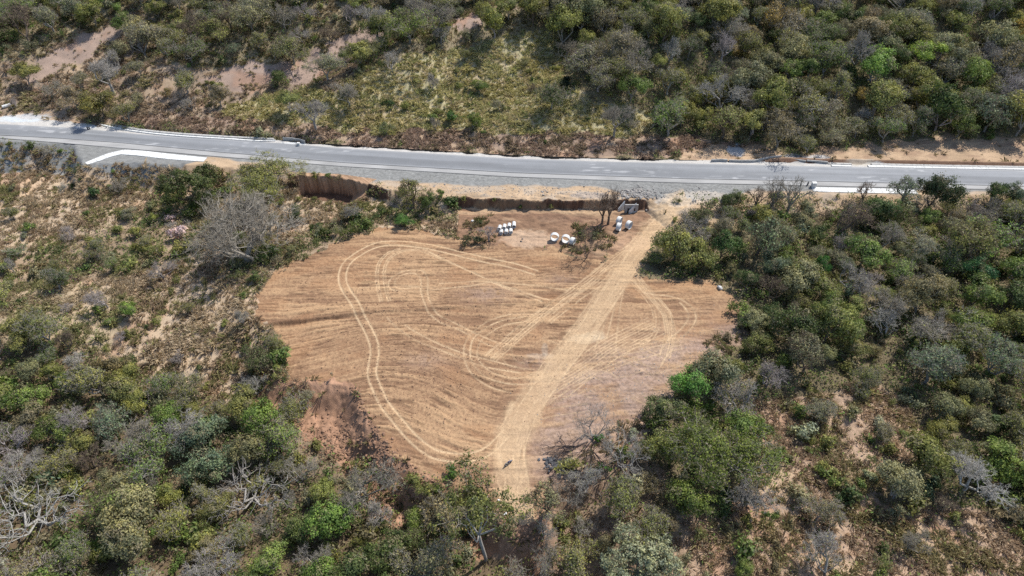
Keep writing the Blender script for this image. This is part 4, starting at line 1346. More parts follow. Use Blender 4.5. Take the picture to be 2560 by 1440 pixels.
VS, FS, CS = [], [], []
nv = 0
def add_stuff(me, leaf, loc, s, rot, col):
    global nv
    V, F, t, d = tpl_arrays(me, leaf)
    c, sn = math.cos(rot), math.sin(rot)
    W = np.empty_like(V)
    W[:, 0] = (V[:, 0] * c - V[:, 1] * sn) * s + loc[0]
    W[:, 1] = (V[:, 0] * sn + V[:, 1] * c) * s + loc[1]
    W[:, 2] = V[:, 2] * s + loc[2]
    VS.append(W)
    FS.append(F + nv)
    nv += len(V)
    if leaf:
        cc = np.array(col)[None] * (.55 + .95 * t)[:, None]
        cc = cc * (1 - d)[:, None] + np.array((.24, .20, .12)) * d[:, None]
    else:
        cc = np.repeat(np.array(col)[None], len(V), 0)
    CS.append(cc)

for (k, x, y, z, s, ck, bk) in leftover[:720]:
    rot = rp.uniform(0, 6.28)
    key = {'l': f"leafy{int(rp.integers(8))}", 's': f"sparse{int(rp.integers(7))}", 'b': f"bare{int(rp.integers(6))}"}[k]
    d = TPL[key]
    for part in ('trunk', 'branches', 'crown'):
        if part in d:
            add_stuff(d[part], part == 'crown', (x, y, z - .15), s, rot, LEAFC(GREENS[ck][0], rp)[:3] if part == 'crown' else BARKS[bk][0])
for (x, y, z, s, ck, zi) in stuff_shr[:2400]:
    me = SHR[int(rp.integers(9))]
    V, F, t, d = tpl_arrays(me, True)
    add_stuff(me, True, (x, y, z - .05), s, rp.uniform(0, 6.28), LEAFC(GREENS[ck][0], rp)[:3])
if VS:
    V = np.vstack(VS); F = np.vstack(FS); Cc = np.vstack(CS)
    print("THICKET quads", len(F))
    link("thicket", mesh_np("thicket", V, F, np.full(len(F), 4), [m_attr], {"Col": ('FLOAT_COLOR', Cc)}), kind="stuff",
         label="smaller trees and scrub filling the gaps of the forest", category="thicket")
VS = FS = CS = None

def scatter(n, dens_key, seed):
    r = np.random.default_rng(seed)
    x = r.uniform(-250, 250, n)
    # denser sampling close to the camera is not needed: uniform over the ground
    y = r.uniform(25, 320, n)
    z = gz(x, y)
    px, py = project(x, y, z)
    vis_ = (px > -500) & (px < 3060) & (py > -150) & (py < 2000)
    x, y, z = x[vis_], y[vis_], z[vis_]
    zi = zones_at(x, y, z)
    de = np.zeros(len(x))
    for k, v_ in Z.items():
        de[zi == k] = v_[dens_key]
    p = de * (500 * 295 / n)
    return r, x, y, z, zi, p

# undergrowth: clumped leaves close to the floor
r, x, y, z, zi, p = scatter(2500000, 'under', 31)
cl = fbm(x / 3.2, y / 3.2, 2)
keep = r.random(len(x)) < p * (.22 + .78 * ss(.38, .6, cl))
x, y, z, zi, cl = x[keep], y[keep], z[keep], zi[keep], cl[keep]
m = len(x)
hgt = (.25 + ss(.36, .66, cl) * 2.3) * r.random(m) ** .6
N_ = r.normal(0, 1, (m, 3)) + np.array((0, 0, .8))
N_ /= np.linalg.norm(N_, axis=1, keepdims=True)
A_ = np.cross(N_, r.normal(0, 1, (m, 3)))
A_ /= np.linalg.norm(A_, axis=1, keepdims=True)
B_ = np.cross(N_, A_)
s_ = (.26 * r.uniform(.6, 1.5, m))[:, None]
C0 = np.stack([x, y, z + .1 + hgt], 1)
V = np.stack([C0 - A_ * s_, C0 - B_ * s_ * .5, C0 + A_ * s_, C0 + B_ * s_ * .5], 1).reshape(-1, 3)
pc = np.array([GREENS[k][0] for k in ('olive', 'dark', 'mid', 'grey', 'brownish', 'yellow', 'bright')])
pi = np.clip((vn(x / 2.6, y / 2.6, 6) * 9.5 - 1.2 + r.normal(0, .5, m)), 0, 6.99).astype(int)
cc = pc[pi] * r.uniform(.65, 1.35, m)[:, None]
br = r.random(m) < .22
cc[br] = np.array((.26, .20, .14)) * r.uniform(.6, 1.3, br.sum())[:, None]
F = np.arange(m * 4).reshape(-1, 4)
print("UNDER quads", m)
link("undergrowth", mesh_np("undergrowth", V, F, np.full(m, 4), [m_attr], {"Col": ('FLOAT_COLOR', np.repeat(cc, 4, 0))}), kind="stuff",
     label="low leafy growth covering the forest floor", category="undergrowth")

# dry grass tussocks
r, x, y, z, zi, p = scatter(350000, 'grass', 32)
cl = fbm(x / 5, y / 5, 6)
keep = r.random(len(x)) < p * .45 * (.35 + 1.3 * ss(.38, .58, cl))
x, y, z, zi = x[keep], y[keep], z[keep], zi[keep]
m = len(x)
B = 13
sc_ = r.lognormal(0, .3, m)
an = r.uniform(0, 6.283, (m, B))
lay = r.uniform(.25, 1.3, (m, B))
droop_dir = fbm(x / 9, y / 9, 2) * 12
L = .85 * sc_[:, None] * r.uniform(.6, 1.2, (m, B))
bx = x[:, None] + np.cos(an) * .12 * sc_[:, None]
by = y[:, None] + np.sin(an) * .12 * sc_[:, None]
dx = np.cos(an) * np.sin(lay) + np.cos(droop_dir)[:, None] * .35
dy = np.sin(an) * np.sin(lay) + np.sin(droop_dir)[:, None] * .35
dz = np.cos(lay)
wx, wy = -np.sin(an) * .06 * sc_[:, None], np.cos(an) * .06 * sc_[:, None]
z0 = z[:, None] - .03 + np.zeros((m, B))
mx_, my_, mz_ = bx + dx * L * .55, by + dy * L * .55, z0 + dz * L * .75
tx, ty, tz = bx + dx * L * 1.1, by + dy * L * 1.1, z0 + dz * L * .9
V = np.stack([np.stack([bx - wx, by - wy, z0], -1), np.stack([bx + wx, by + wy, z0], -1),
              np.stack([mx_ + wx * .9, my_ + wy * .9, mz_], -1), np.stack([tx, ty, tz], -1), np.stack([mx_ - wx * .9, my_ - wy * .9, mz_], -1)], 2)
V = V.reshape(-1, 3)
nb = m * B
F = np.arange(nb * 5)
gc = {2: [(.42, .33, .23), (.36, .27, .19), (.33, .29, .15)], 3: [(.50, .45, .21), (.36, .36, .15), (.56, .47, .27), (.44, .39, .17)], 5: [(.37, .27, .20), (.42, .31, .22), (.28, .22, .14)],
      6: [(.50, .40, .27), (.42, .33, .20), (.38, .28, .185), (.30, .28, .12)], 7: [(.40, .34, .19), (.24, .26, .11)], 8: [(.34, .32, .15), (.46, .37, .24)],
      11: [(.46, .35, .24), (.38, .28, .185), (.33, .28, .14)], 12: [(.44, .34, .24), (.34, .27, .18)]}
col = np.zeros((m, 3))
for k in np.unique(zi):
    o_ = gc.get(int(k), [(.22, .19, .09), (.32, .25, .15)])
    mk = zi == k
    ch = np.clip(((vn(x[mk] / 6, y[mk] / 6, 4) * 1.5 - .25 + r.normal(0, .22, mk.sum())) * len(o_)), 0, len(o_) - .01).astype(int)
    col[mk] = np.array(o_)[ch]
col *= r.uniform(.75, 1.25, m)[:, None]
cc = np.repeat(np.repeat(col, B, 0) * r.uniform(.8, 1.2, nb)[:, None], 5, 0)
print("GRASS tussocks", m)
link("dry_grass", mesh_np("dry_grass", V, F, np.full(nb, 5), [m_attr], {"Col": ('FLOAT_COLOR', cc)}), kind="stuff",
     label="dry straw and olive grass tussocks on the open slopes", category="grass")

# ------------------------------------------------------------------ built things
def bm_join(parts):
    V, L, Sz = [], [], []
    n = 0
    for v_, f_ in parts:
        V.extend(v_)
        for f in f_:
            L.extend([i + n for i in f])
            Sz.append(len(f))
        n += len(v_)
    return V, L, Sz

def solid(name, parts, mat, parent=None, smooth=False):
    V, L, Sz = bm_join(parts)
    me = mesh_np(name, V, L, Sz, [mat], smooth=False)
    o = link(name, me, parent)
    if smooth:
        me.polygons.foreach_set("use_smooth", [True] * len(me.polygons))
    return o

def bevel(o, wd=.03, seg=2):
    b = o.modifiers.new("bevel", 'BEVEL')
    b.width = wd
    b.segments = seg
    b.limit_method = 'ANGLE'
    return o

def box(c, d, rz=0.0, taper=1.0):
    v = []
    for sz in (-1, 1):
        for sx, sy in ((-1, -1), (1, -1), (1, 1), (-1, 1)):
            k = taper if sz > 0 else 1
            X, Y = sx * d[0] / 2 * k, sy * d[1] / 2 * k
            v.append((c[0] + X * math.cos(rz) - Y * math.sin(rz), c[1] + X * math.sin(rz) + Y * math.cos(rz), c[2] + sz * d[2] / 2))
    f = [(3, 2, 1, 0), (4, 5, 6, 7), (0, 1, 5, 4), (1, 2, 6, 5), (2, 3, 7, 6), (3, 0, 4, 7)]
    return v, f

def lathe(profile, axis='y', n=36, closed=True):
    """profile: list of (r, t) revolved about the axis"""
    v, f = [], []
    k = len(profile)
    for i in range(n):
        a = 2 * math.pi * i / n
        for (r_, t_) in profile:
            if axis == 'y':
                v.append((r_ * math.cos(a), t_, r_ * math.sin(a)))
            elif axis == 'x':
                v.append((t_, r_ * math.cos(a), r_ * math.sin(a)))
            else:
                v.append((r_ * math.cos(a), r_ * math.sin(a), t_))
    for i in range(n):
        j = (i + 1) % n
        for q in range(k if closed else k - 1):
            w_ = (q + 1) % k
            f.append((i * k + q, j * k + q, j * k + w_, i * k + w_))
    return v, f

def tube_path(pts, rad, n=8):
    P = np.array(pts, float)
    r_ = np.full(len(P) - 1, rad) if np.isscalar(rad) else np.array(rad[:-1])
    r1 = np.full(len(P) - 1, rad) if np.isscalar(rad) else np.array(rad[1:])
    V, F = tubes(P[:-1], P[1:], r_, r1, n)
    return [tuple(a) for a in V], [tuple(int(i) for i in q) for q in F]

def moved(part, off, rot=None):
    v, f = part
    M = Matrix.Translation(off) @ (rot or Matrix.Identity(4))
    return [tuple(M @ Vector(a)) for a in v], f

m_conc = plain("concrete_pale", (.60, .60, .585), .85, .2, 1.6, .82, 1.1, .25)
m_white = plain("concrete_white", (.66, .66, .64), .8, .2, .9, .72, 1.08, .2)
m_gconc = plain("concrete_grey", (.40, .39, .37), .9, .2, 1.2, .7, 1.15, .3)
m_joint = plain("joint", (.22, .22, .21))
m_black = plain("black_plastic", (.02, .021, .024), .45, .4)
m_rubber = plain("rubber", (.02, .02, .02), .9, .1)
m_steel = plain("steel", (.45, .46, .47), .35, .5, metal=.8)
m_blue = plain("dark_blue_paint", (.025, .035, .10), .3, .5)
m_drum = plain("dark_drum", (.06, .065, .07), .6, .3)
m_rock = plain("rock", (.30, .28, .26), .95, .1, 2.5, .55, 1.35, .6)
m_rockd = plain("dark_rock", (.10, .10, .105), .95, .1, 2.5, .55, 1.35, .6)
m_clod = plain("earth_clod", (.25, .152, .10), .98, .05, 2.5, .6, 1.3, .6)
m_log = plain("weathered_wood", (.33, .29, .25), .95, .1, 3, .6, 1.2, .5)
m_deadwood = plain("dead_branch", (.11, .085, .075), .95, .1, 3, .6, 1.2, .5)
m_lamp = plain("headlamp_glass", (.8, .8, .8), .2, .5)

# big pipe rings
def ring(px, py, D, Lc, rz, label, wall=.12, group="large concrete pipe rings in the yard", tilt=0.0, name="concrete_pipe_ring"):
    x, y, z = g1(px, py)
    ro, ri = D / 2, D / 2 - wall
    c = Lc / 2
    prof = [(ro, -c), (ro, -c * .1), (ro, c - .08), (ro - .05, c - .06), (ro - .05, c), (ri, c), (ri, -c + .06), (ri + .04, -c + .06), (ri + .04, -c)]
    o = solid(name, [lathe(prof, 'y', 48)], m_conc)
    o.location = (x, y, gz(x, y) + ro - .06)
    o.rotation_euler = (tilt, 0, rz)
    bevel(o, .02, 1)
    tag(o, label, "concrete pipe", group)
    return o

ring(1386, 600, 2.35, 1.15, R(-8), "leftmost large concrete pipe ring, open end facing the field")
ring(1414, 605, 2.35, 1.15, R(-18), "middle large concrete pipe ring partly behind the sideways one")
ring(1431, 610, 2.1, 1.1, R(62), "large concrete pipe ring turned sideways next to the dark leafless tree")
ring(1547, 559, 2.3, 1.15, R(58), "rear concrete pipe ring of the pair beside the dirt lane")
ring(1546, 575, 2.3, 1.15, R(66), "front concrete pipe ring of the pair beside the dirt lane")
ring(1571, 570, 2.35, 1.15, R(48), "rightmost concrete pipe ring nearest the dirt lane")

def pipe(px, py, D, Lc, rz, label, group=None, lift=0.0):
    x, y, z = g1(px, py)
    ro, ri = D / 2, D / 2 - .1
    c = Lc / 2
    prof = [(ro, -c), (ro, c - .28), (ro + .07, c - .18), (ro + .07, c), (ri + .05, c), (ri + .05, c - .12), (ri, c - .16), (ri, -c)]
    o = solid("concrete_pipe", [lathe(prof, 'y', 36)], m_conc)
    o.location = (x, y, float(gz(x, y)) + ro + lift)
    o.rotation_euler = (0, 0, rz)
    bevel(o, .015, 1)
    tag(o, label, "concrete pipe", group)
    return o

G = "small concrete pipes laid in two rows"
for i, (a, b, nm) in enumerate([(1249, 573, "leftmost small concrete pipe of the back row"), (1261, 570.5, "second small concrete pipe from the left in the back row"),
                                (1273, 568, "third small concrete pipe from the left in the back row"), (1285, 566, "rightmost and highest small concrete pipe of the back row")]):
    pipe(a, b, 1.02, 1.5 if i < 3 else 2.0, R(168 + 4 * i), nm, G, .03 if i < 3 else .1)
for i, (a, b, nm) in enumerate([(1253, 583, "left small concrete pipe of the front row"), (1265.5, 582, "middle small concrete pipe of the front row"), (1277, 581, "right small concrete pipe of the front row")]):
    pipe(a, b, 1.02, 1.3, R(172 + 3 * i), nm, G)
pipe(18, 268, 1.05, 2.6, R(-48), "lone concrete pipe lying beside the road at the far left")

# slabs along a traced line --------------------------------------------------
def slab_run(name, pts, widths, z, thick, label, cat, mat=m_white, seg=2.4, gap=.09, lip=0.0, side=-1, zf=None):
    P = np.array([flat(float(a), float(b), z) for a, b in pts])
    P = resample(catmull(P, 10), .3)
    d = np.r_[0, np.cumsum(np.hypot(*np.diff(P, axis=0).T))]
    n = max(2, int(d[-1] / seg))
    T = np.gradient(P, axis=0)
    T /= np.hypot(T[:, 0], T[:, 1])[:, None]
    Nn = np.stack([T[:, 1], -T[:, 0]], 1) * side * -1
    parts, dark_ = [], []
    for i in range(n):
        s0, s1 = d[-1] * i / n + gap / 2, d[-1] * (i + 1) / n - gap / 2
        ss_ = np.linspace(s0, s1, 4)
        X = np.interp(ss_, d, P[:, 0]); Y = np.interp(ss_, d, P[:, 1])
        NX = np.interp(ss_, d, Nn[:, 0]); NY = np.interp(ss_, d, Nn[:, 1])
        W = np.interp(ss_ / d[-1], np.linspace(0, 1, len(widths)), widths)
        v, f = [], []
        for q in range(4):
            zz = z if zf is None else zf(ss_[q] / d[-1])
            a = (X[q], Y[q]); b = (X[q] + NX[q] * W[q], Y[q] + NY[q] * W[q])
            v += [(a[0], a[1], zz), (b[0], b[1], zz - lip), (b[0], b[1], zz - lip - thick), (a[0], a[1], zz - thick)]
        for q in range(3):
            k = q * 4
            for e in range(4):
                f.append((k + e, k + (e + 1) % 4, k + 4 + (e + 1) % 4, k + 4 + e))
        f.append((3, 2, 1, 0)); f.append((12, 13, 14, 15))
        parts.append((v, f))
    root = bpy.data.objects.new(name, None)
    COL.objects.link(root)
    solid("slab", parts, mat, root)
    base = []
    v, f = [], []
    for q in range(0, len(P), 2):
        W = np.interp(d[q] / d[-1], np.linspace(0, 1, len(widths)), widths)
        zz = (z if zf is None else zf(d[q] / d[-1])) - .02
        a, b = P[q] + Nn[q] * .02, P[q] + Nn[q] * (W - .02)
        v += [(a[0], a[1], zz), (b[0], b[1], zz - lip), (b[0], b[1], zz - lip - thick), (a[0], a[1], zz - thick)]
    for q in range(len(v) // 4 - 1):
        k = q * 4
        for e in range(4):
            f.append((k + e, k + (e + 1) % 4, k + 4 + (e + 1) % 4, k + 4 + e))
    solid("joint_filler", [(v, f)], m_joint, root)
    tag(root, label, cat)
    return root

slab_run("drainage_apron", [(311, 374), (360, 377), (412, 383), (470, 389), (519, 394)], [2.7, 2.9, 2.9, 2.8, 2.3], 3.11, .4, "long white concrete drainage apron along the road at the left", "drain", side=-1)
slab_run("drainage_chute", [(309, 375), (270, 384), (238, 396), (211, 407)], [2.5, 2.6, 2.5, 1.6], 3.02, .5, "white concrete chute running down from the apron's left end", "drain", side=1, zf=lambda t: 3.14 - .12 * t)
slab_run("roadside_gutter", [(248, 311), (280, 318), (343, 329), (437, 339), (560, 347), (640, 352), (690, 351)], [.5, .9, .9, .8, .8, .7, .5], 3.25, .3, "long white concrete gutter on the far side of the road at the left", "gutter", side=1)
slab_run("roadside_gutter", [(2080, 415), (2132, 416.5)], [.9, .9], 3.25, .3, "short white gutter piece left of the gravel spill", "gutter", side=1)
slab_run("roadside_gutter", [(2172, 417), (2300, 419.5), (2440, 422), (2560, 424), (2800, 429)], [1.1, 1.2, 1.2, 1.2, 1.2], 3.25, .3, "long white gutter on the far side of the road at the right", "gutter", side=1)
slab_run("drainage_apron", [(2028, 467.5), (2100, 469), (2200, 471), (2290, 473)], [2.2, 2.4, 2.4, 2.2], 3.11, .35, "pale concrete slab on the near side of the road by the white box", "drain", side=-1, mat=m_white)

def wall_run(name, pts, z0, h, th, label, cat, mat=m_gconc, hf=None):
    P = np.array([flat(float(a), float(b), z0) for a, b in pts])
    v, f = [], []
    T = np.gradient(P, axis=0)
    T /= np.hypot(T[:, 0], T[:, 1])[:, None]
    for i, (x, y) in enumerate(P):
        nx_, ny_ = -T[i, 1] * th / 2, T[i, 0] * th / 2
        hh = h if hf is None else hf[i]
        v += [(x + nx_, y + ny_, z0 - .6), (x - nx_, y - ny_, z0 - .6), (x - nx_, y - ny_, z0 + hh), (x + nx_, y + ny_, z0 + hh)]
    for q in range(len(P) - 1):
        k = q * 4
        for e in range(4):
            f.append((k + e, k + (e + 1) % 4, k + 4 + (e + 1) % 4, k + 4 + e))
    f.append((3, 2, 1, 0))
    k = len(v) - 4
    f.append((k, k + 1, k + 2, k + 3))
    o = solid(name, [(v, f)], mat)
    bevel(o, .03, 1)
    tag(o, label, cat)
    return o

wall_run("headwall", [(1777, 404), (1800, 403), (1818, 404)], 3, .8, .3, "short dark stub of concrete wall at the left end of the ditch", "wall", m_gconc)
wall_run("headwall", [(1822, 404), (1850, 405), (1885, 405), (1915, 400), (1952, 396)], 3, .9, .35, "bent grey concrete headwall with sloping wing", "wall", m_gconc, hf=[.7, .7, .75, 1.0, 1.15])
wall_run("headwall", [(1960, 400), (1990, 403), (2014, 406)], 3, .7, .3, "low thin concrete wall right of the bent headwall", "wall", m_gconc)
wall_run("headwall", [(2016, 405), (2045, 407), (2068, 409)], 3, .75, .35, "low concrete wall in front of the stone heap", "wall", m_gconc)
slab_run("ditch_lining", [(2070, 409), (2130, 411)], [.8, .8], 3.2, .3, "grey lined ditch behind the short gutter piece", "ditch", side=1, mat=m_gconc)
slab_run("ditch_lining", [(2180, 411.5), (2330, 415), (2560, 419), (2800, 424)], [.9, .9, .9, .9], 3.35, .3, "grey lined ditch behind the long right gutter", "ditch", side=1, mat=m_gconc)
slab_run("ditch_lining", [(275, 311), (343, 324), (437, 334), (560, 342), (685, 348)], [.8, .9, .9, .8, .8], 3.5, .3, "grey sloping lining behind the long left gutter", "ditch", side=1, mat=m_gconc)
wall_run("headwall", [(708, 350), (730, 351), (750, 354), (763, 358)], 3.0, 1.0, .25, "dark curved wall at the right end of the left gutter", "wall", m_gconc)

# culvert mouth with wing walls
root = bpy.data.objects.new("culvert", None)
COL.objects.link(root)
ca = flat(1563., 508., 2.0); cb = flat(1592., 508., 2.0)
for nm, (p_, q_) in (("left", ((1562, 503), (1546, 520))), ("right", ((1591, 508), (1573, 525)))):
    a = flat(float(p_[0]), float(p_[1]), 2.9); b = flat(float(q_[0]), float(q_[1]), 1.2)
    d_ = Vector((b[0] - a[0], b[1] - a[1], 0)).normalized()
    n_ = Vector((-d_.y, d_.x, 0)) * .12
    v = []
    for (x, y, zt) in ((a[0], a[1], 3.0), (b[0], b[1], 1.0)):
        v += [(x + n_.x, y + n_.y, -.8), (x - n_.x, y - n_.y, -.8), (x - n_.x, y - n_.y, zt), (x + n_.x, y + n_.y, zt)]
    f = [(0, 1, 5, 4), (1, 2, 6, 5), (2, 3, 7, 6), (3, 0, 4, 7), (3, 2, 1, 0), (4, 5, 6, 7)]
    solid("wing_wall", [(v, f)], m_white, root)
cx_ = (ca[0] + cb[0]) / 2
cy_ = float(y_bench(cx_)) - 1.9
solid("headwall", [box((cx_, cy_, .9), (3.8, .3, 3.4))], m_gconc, root)
solid("opening_shade_panel", [box((cx_, cy_ - .17, .4), (2.2, .05, 2.0))], m_black, root)  # black panel standing in for the shade inside the culvert mouth
tag(root, "concrete culvert mouth with two pale wing walls beside the brown bare trees", "culvert")

# box on the road and neighbours
def bx_thing(px, py, z, w_, dp, h, label):
    x, y = flat(float(px), float(py), z)
    root = bpy.data.objects.new("concrete_box", None)
    root.location = (x, y, z)
    COL.objects.link(root)
    o = solid("body", [box((0, 0, h / 2), (w_, dp, h), 0, .96)], m_conc, root)
    bevel(o, .03)
    o = solid("lid", [box((0, 0, h + .06), (w_ * 1.06, dp * 1.06, .12))], m_white, root)
    bevel(o, .02)
    tag(root, label, "box")
    return root
bx_thing(2033, 467, 3.1, 1.2, 1.1, 1.4, "white topped concrete box on the near edge of the road")
bx_thing(747, 363.5, 3.2, .85, .7, .85, "small white concrete block on the far side of the road with a long shadow")
def drum(px, py, z, label, d_=.5, h=.95):
    x, y = flat(float(px), float(py), z)
    r_ = d_ / 2
    prof = [(0.001, 0), (r_, 0), (r_, h * .32), (r_ + .02, h * .34), (r_, h * .36), (r_, h * .64), (r_ + .02, h * .66), (r_, h * .68), (r_, h), (r_ - .03, h), (r_ - .03, h - .03), (0.001, h - .03)]
    o = solid("drum", [lathe(prof, 'z', 20, False)], m_drum)
    o.location = (x, y, z)
    tag(o, label, "drum")
drum(2019, 462, 3.1, "slim dark drum standing left of the white topped box", .42, 1.0)
drum(221, 325, 3.1, "dark drum on the pale stone spill at the far side of the road", .5, 1.1)
drum(225.5, 324, 3.1, "slimmer dark drum just right of the other one on the stone spill", .36, 1.0)
x, y = flat(742.5, 362., 3.1)
o = solid("marker_post", [tube_path([(0, 0, 0), (0, 0, 1.0), (0.01, 0, 1.25)], [.11, .10, .06], 10), moved(box((0, 0, .03), (.4, .4, .06)), (0, 0, 0))], m_black)
o.location = (x, y, 3.1)
tag(o, "short black marker post behind the small white block", "post")

# ------------------------------------------------------------------ motorcycle
def motorcycle():
    root = bpy.data.objects.new("motorcycle", None)
    COL.objects.link(root)
    x, y, z = g1(1270, 1160)
    root.location = (x, y, z + .0)
    root.rotation_euler = (R(9), 0, R(38))
    for wx in (-.66, .70):
        w_ = bpy.data.objects.new("wheel", None)
        w_.parent = root
        w_.location = (wx, 0, .31)
        COL.objects.link(w_)
        tor = [(.31 + .055 * math.cos(a) - .055, .06 * math.sin(a)) for a in np.linspace(0, 2 * math.pi, 12, endpoint=False)]
        solid("tyre", [lathe(tor, 'y', 32)], m_rubber, w_, True)
        rim = [(.205, -.03), (.225, -.03), (.225, .03), (.205, .03)]
        sp_ = []
        for k in range(10):
            a = k * math.pi / 5
            sp_.append(tube_path([(0, 0, 0), (.21 * math.cos(a), 0, .21 * math.sin(a))], .008, 5))
        solid("rim", [lathe(rim, 'y', 32), lathe([(.001, -.06), (.05, -.06), (.05, .06), (.001, .06)], 'y', 12)] + sp_, m_steel, w_)
    solid("frame", [tube_path([(-.66, .1, .31), (-.3, .12, .38), (.1, .1, .35), (.42, .03, .72), (.3, 0, .82), (-.2, 0, .74), (-.66, .1, .31)], .024),
                    tube_path([(-.66, -.1, .31), (-.3, -.12, .38), (.1, -.1, .35), (.42, -.03, .72)], .024)], m_black, root)
    solid("engine", [box((.02, 0, .42), (.38, .26, .3)), box((.12, 0, .6), (.18, .2, .2))], m_steel, root)
    tank = [(.001, -.3), (.09, -.29), (.15, -.2), (.165, -.02), (.15, .14), (.09, .24), (.001, .26)]
    tv, tf = lathe(tank, 'x', 20, False)
    o = solid("fuel_tank", [([(a, b * .95, c * .85 + .83) for a, b, c in [(p_[0] + .17, p_[1], p_[2]) for p_ in tv]], tf)], m_blue, root, True)
    seatp = [(-.62, .86), (-.45, .85), (-.2, .80), (.0, .82)]
    v, f = [], []
    for i, (a, c) in enumerate(seatp):
        hw = (.10, .14, .15, .10)[i]
        v += [(a, -hw, c - .07), (a, hw, c - .07), (a, hw * .85, c), (a, -hw * .85, c)]
    for i in range(3):
        k = i * 4
        for e in range(4):
            f.append((k + e, k + (e + 1) % 4, k + 4 + (e + 1) % 4, k + 4 + e))
    f += [(3, 2, 1, 0), (12, 13, 14, 15)]
    bevel(solid("seat", [(v, f)], m_black, root), .02)
    solid("fork", [tube_path([(.70, s * .09, .31), (.46, s * .09, .95)], .026) for s in (-1, 1)], m_steel, root)
    hb = solid("handlebar", [tube_path([(.36, -.38, 1.06), (.42, -.2, 1.04), (.45, 0, .98), (.42, .2, 1.04), (.36, .38, 1.06)], .016)], m_steel, root)
    solid("grip", [tube_path([(.35, s * .26, 1.055), (.34, s * .4, 1.06)], .025) for s in (-1, 1)], m_rubber, hb)
    solid("headlight", [moved(lathe([(.001, 0), (.09, 0), (.1, .05), (.001, .1)], 'x', 16, False), (.52, 0, .9))], m_lamp, root)
    solid("exhaust", [tube_path([(.1, -.14, .38), (-.2, -.17, .3), (-.45, -.19, .34), (-.78, -.2, .44)], [.025, .028, .05, .05], 10)], m_steel, root)
    for (a0, a1, cx0, rr_) in ((R(20), R(150), -.66, .36), (R(30), R(130), .70, .36)):
        v, f = [], []
        for k in range(9):
            a = a0 + (a1 - a0) * k / 8
            for s_, q in ((-.07, rr_), (.07, rr_), (.07, rr_ + .012), (-.07, rr_ + .012)):
                v.append((cx0 + q * math.cos(a), s_, .31 + q * math.sin(a)))
        for k in range(8):
            for e in range(4):
                f.append((k * 4 + e, k * 4 + (e + 1) % 4, k * 4 + 4 + (e + 1) % 4, k * 4 + 4 + e))
        solid("mudguard", [(v, f)], m_blue, root)
    for s in (-1, 1):
        solid("mirror", [tube_path([(.4, s * .24, 1.05), (.36, s * .32, 1.2)], .008), box((.36, s * .34, 1.22), (.03, .14, .09))], m_black, root)
    solid("luggage_rack", [tube_path([(-.5, s * .1, .84), (-.85, s * .1, .86)], .012) for s in (-1, 1)] + [box((-.72, 0, .87), (.22, .22, .02))], m_black, root)
    tag(root, "dark motorcycle parked on the dirt lane near the bottom tip of the field", "motorcycle")
motorcycle()

# ------------------------------------------------------------------ rocks, logs, debris
def rock_mesh(name, r, sq=(1, .8, .6), mat=None):
    # subdivided octahedron roughened
    import itertools
    V = [Vector(v) for v in ((1, 0, 0), (-1, 0, 0), (0, 1, 0), (0, -1, 0), (0, 0, 1), (0, 0, -1))]
    F = [(0, 2, 4), (2, 1, 4), (1, 3, 4), (3, 0, 4), (2, 0, 5), (1, 2, 5), (3, 1, 5), (0, 3, 5)]
    for _ in range(2):
        ed, nf = {}, []
        def mid(a, b):
            k = (min(a, b), max(a, b))
            if k not in ed:
                ed[k] = len(V)
                V.append(((V[a] + V[b]) / 2).normalized())
            return ed[k]
        for a, b, c in F:
            ab, bc_, ca_ = mid(a, b), mid(b, c), mid(c, a)
            nf += [(a, ab, ca_), (ab, b, bc_), (ca_, bc_, c), (ab, bc_, ca_)]
        F = nf
    cuts = [(Vector(r.normal(0, 1, 3)).normalized(), r.uniform(.55, .9)) for _ in range(7)]
    out = []
    for v in V:
        q = v.copy()
        for n_, d_ in cuts:
            s_ = q.dot(n_)
            if s_ > d_:
                q = q - n_ * (s_ - d_)
        q *= r.uniform(.94, 1.06)
        out.append((q.x * sq[0], q.y * sq[1], q.z * sq[2]))
    L = [i for f in F for i in f]
    return mesh_np(name, out, L, [3] * len(F), [mat or m_rock])

rr2 = np.random.default_rng(3)
RM = [rock_mesh(f"rock_{i}", rr2) for i in range(5)]
RMD = [rock_mesh(f"dark_rock_{i}", rr2, mat=m_rockd) for i in range(3)]
RMP = [rock_mesh(f"pale_rock_{i}", rr2, mat=m_conc) for i in range(3)]
def rock(px, py, s, label, kind='n', group=None):
    x, y, z = g1(px, py)
    me = (RM if kind == 'n' else RMD if kind == 'd' else RMP)[int(rr2.integers(3))]
    o = link("boulder", me, None, (x, y, z + s * .3))
    o.scale = (s, s * rr2.uniform(.8, 1.1), s * rr2.uniform(.8, 1.2))
    o.rotation_euler = (rr2.uniform(-.4, .4), rr2.uniform(-.4, .4), rr2.uniform(0, 6.28))
    tag(o, label, "rock", group)
rock(1261, 1289, .7, "pale boulder left of the bottom end of the dirt lane", 'p')
rock(1181, 553, .45, "small pale boulder left of the stacked pipes", 'p')
rock(1520, 558, .5, "pale rock left of the paired pipe rings", 'p')
rock(1586, 531, .42, "pale rock just below the culvert", 'p')
rock(1616, 526, .42, "dark-sided rock right of the culvert by the lane", 'n')
rock(1799, 721, .75, "pale rock at the field's right corner beside the bushes", 'p')
rock(1460, 467, .3, "single dark stone on the gravel bank below the road", 'd')
rock(1306, 598, .3, "dark stone on the pale patch right of the stacked pipes", 'd')
rock(1303, 604, .35, "lower dark stone on the pale patch in the yard", 'd')
rock(1247, 1252, .3, "small pale stone at the left edge of the lane's end", 'p')
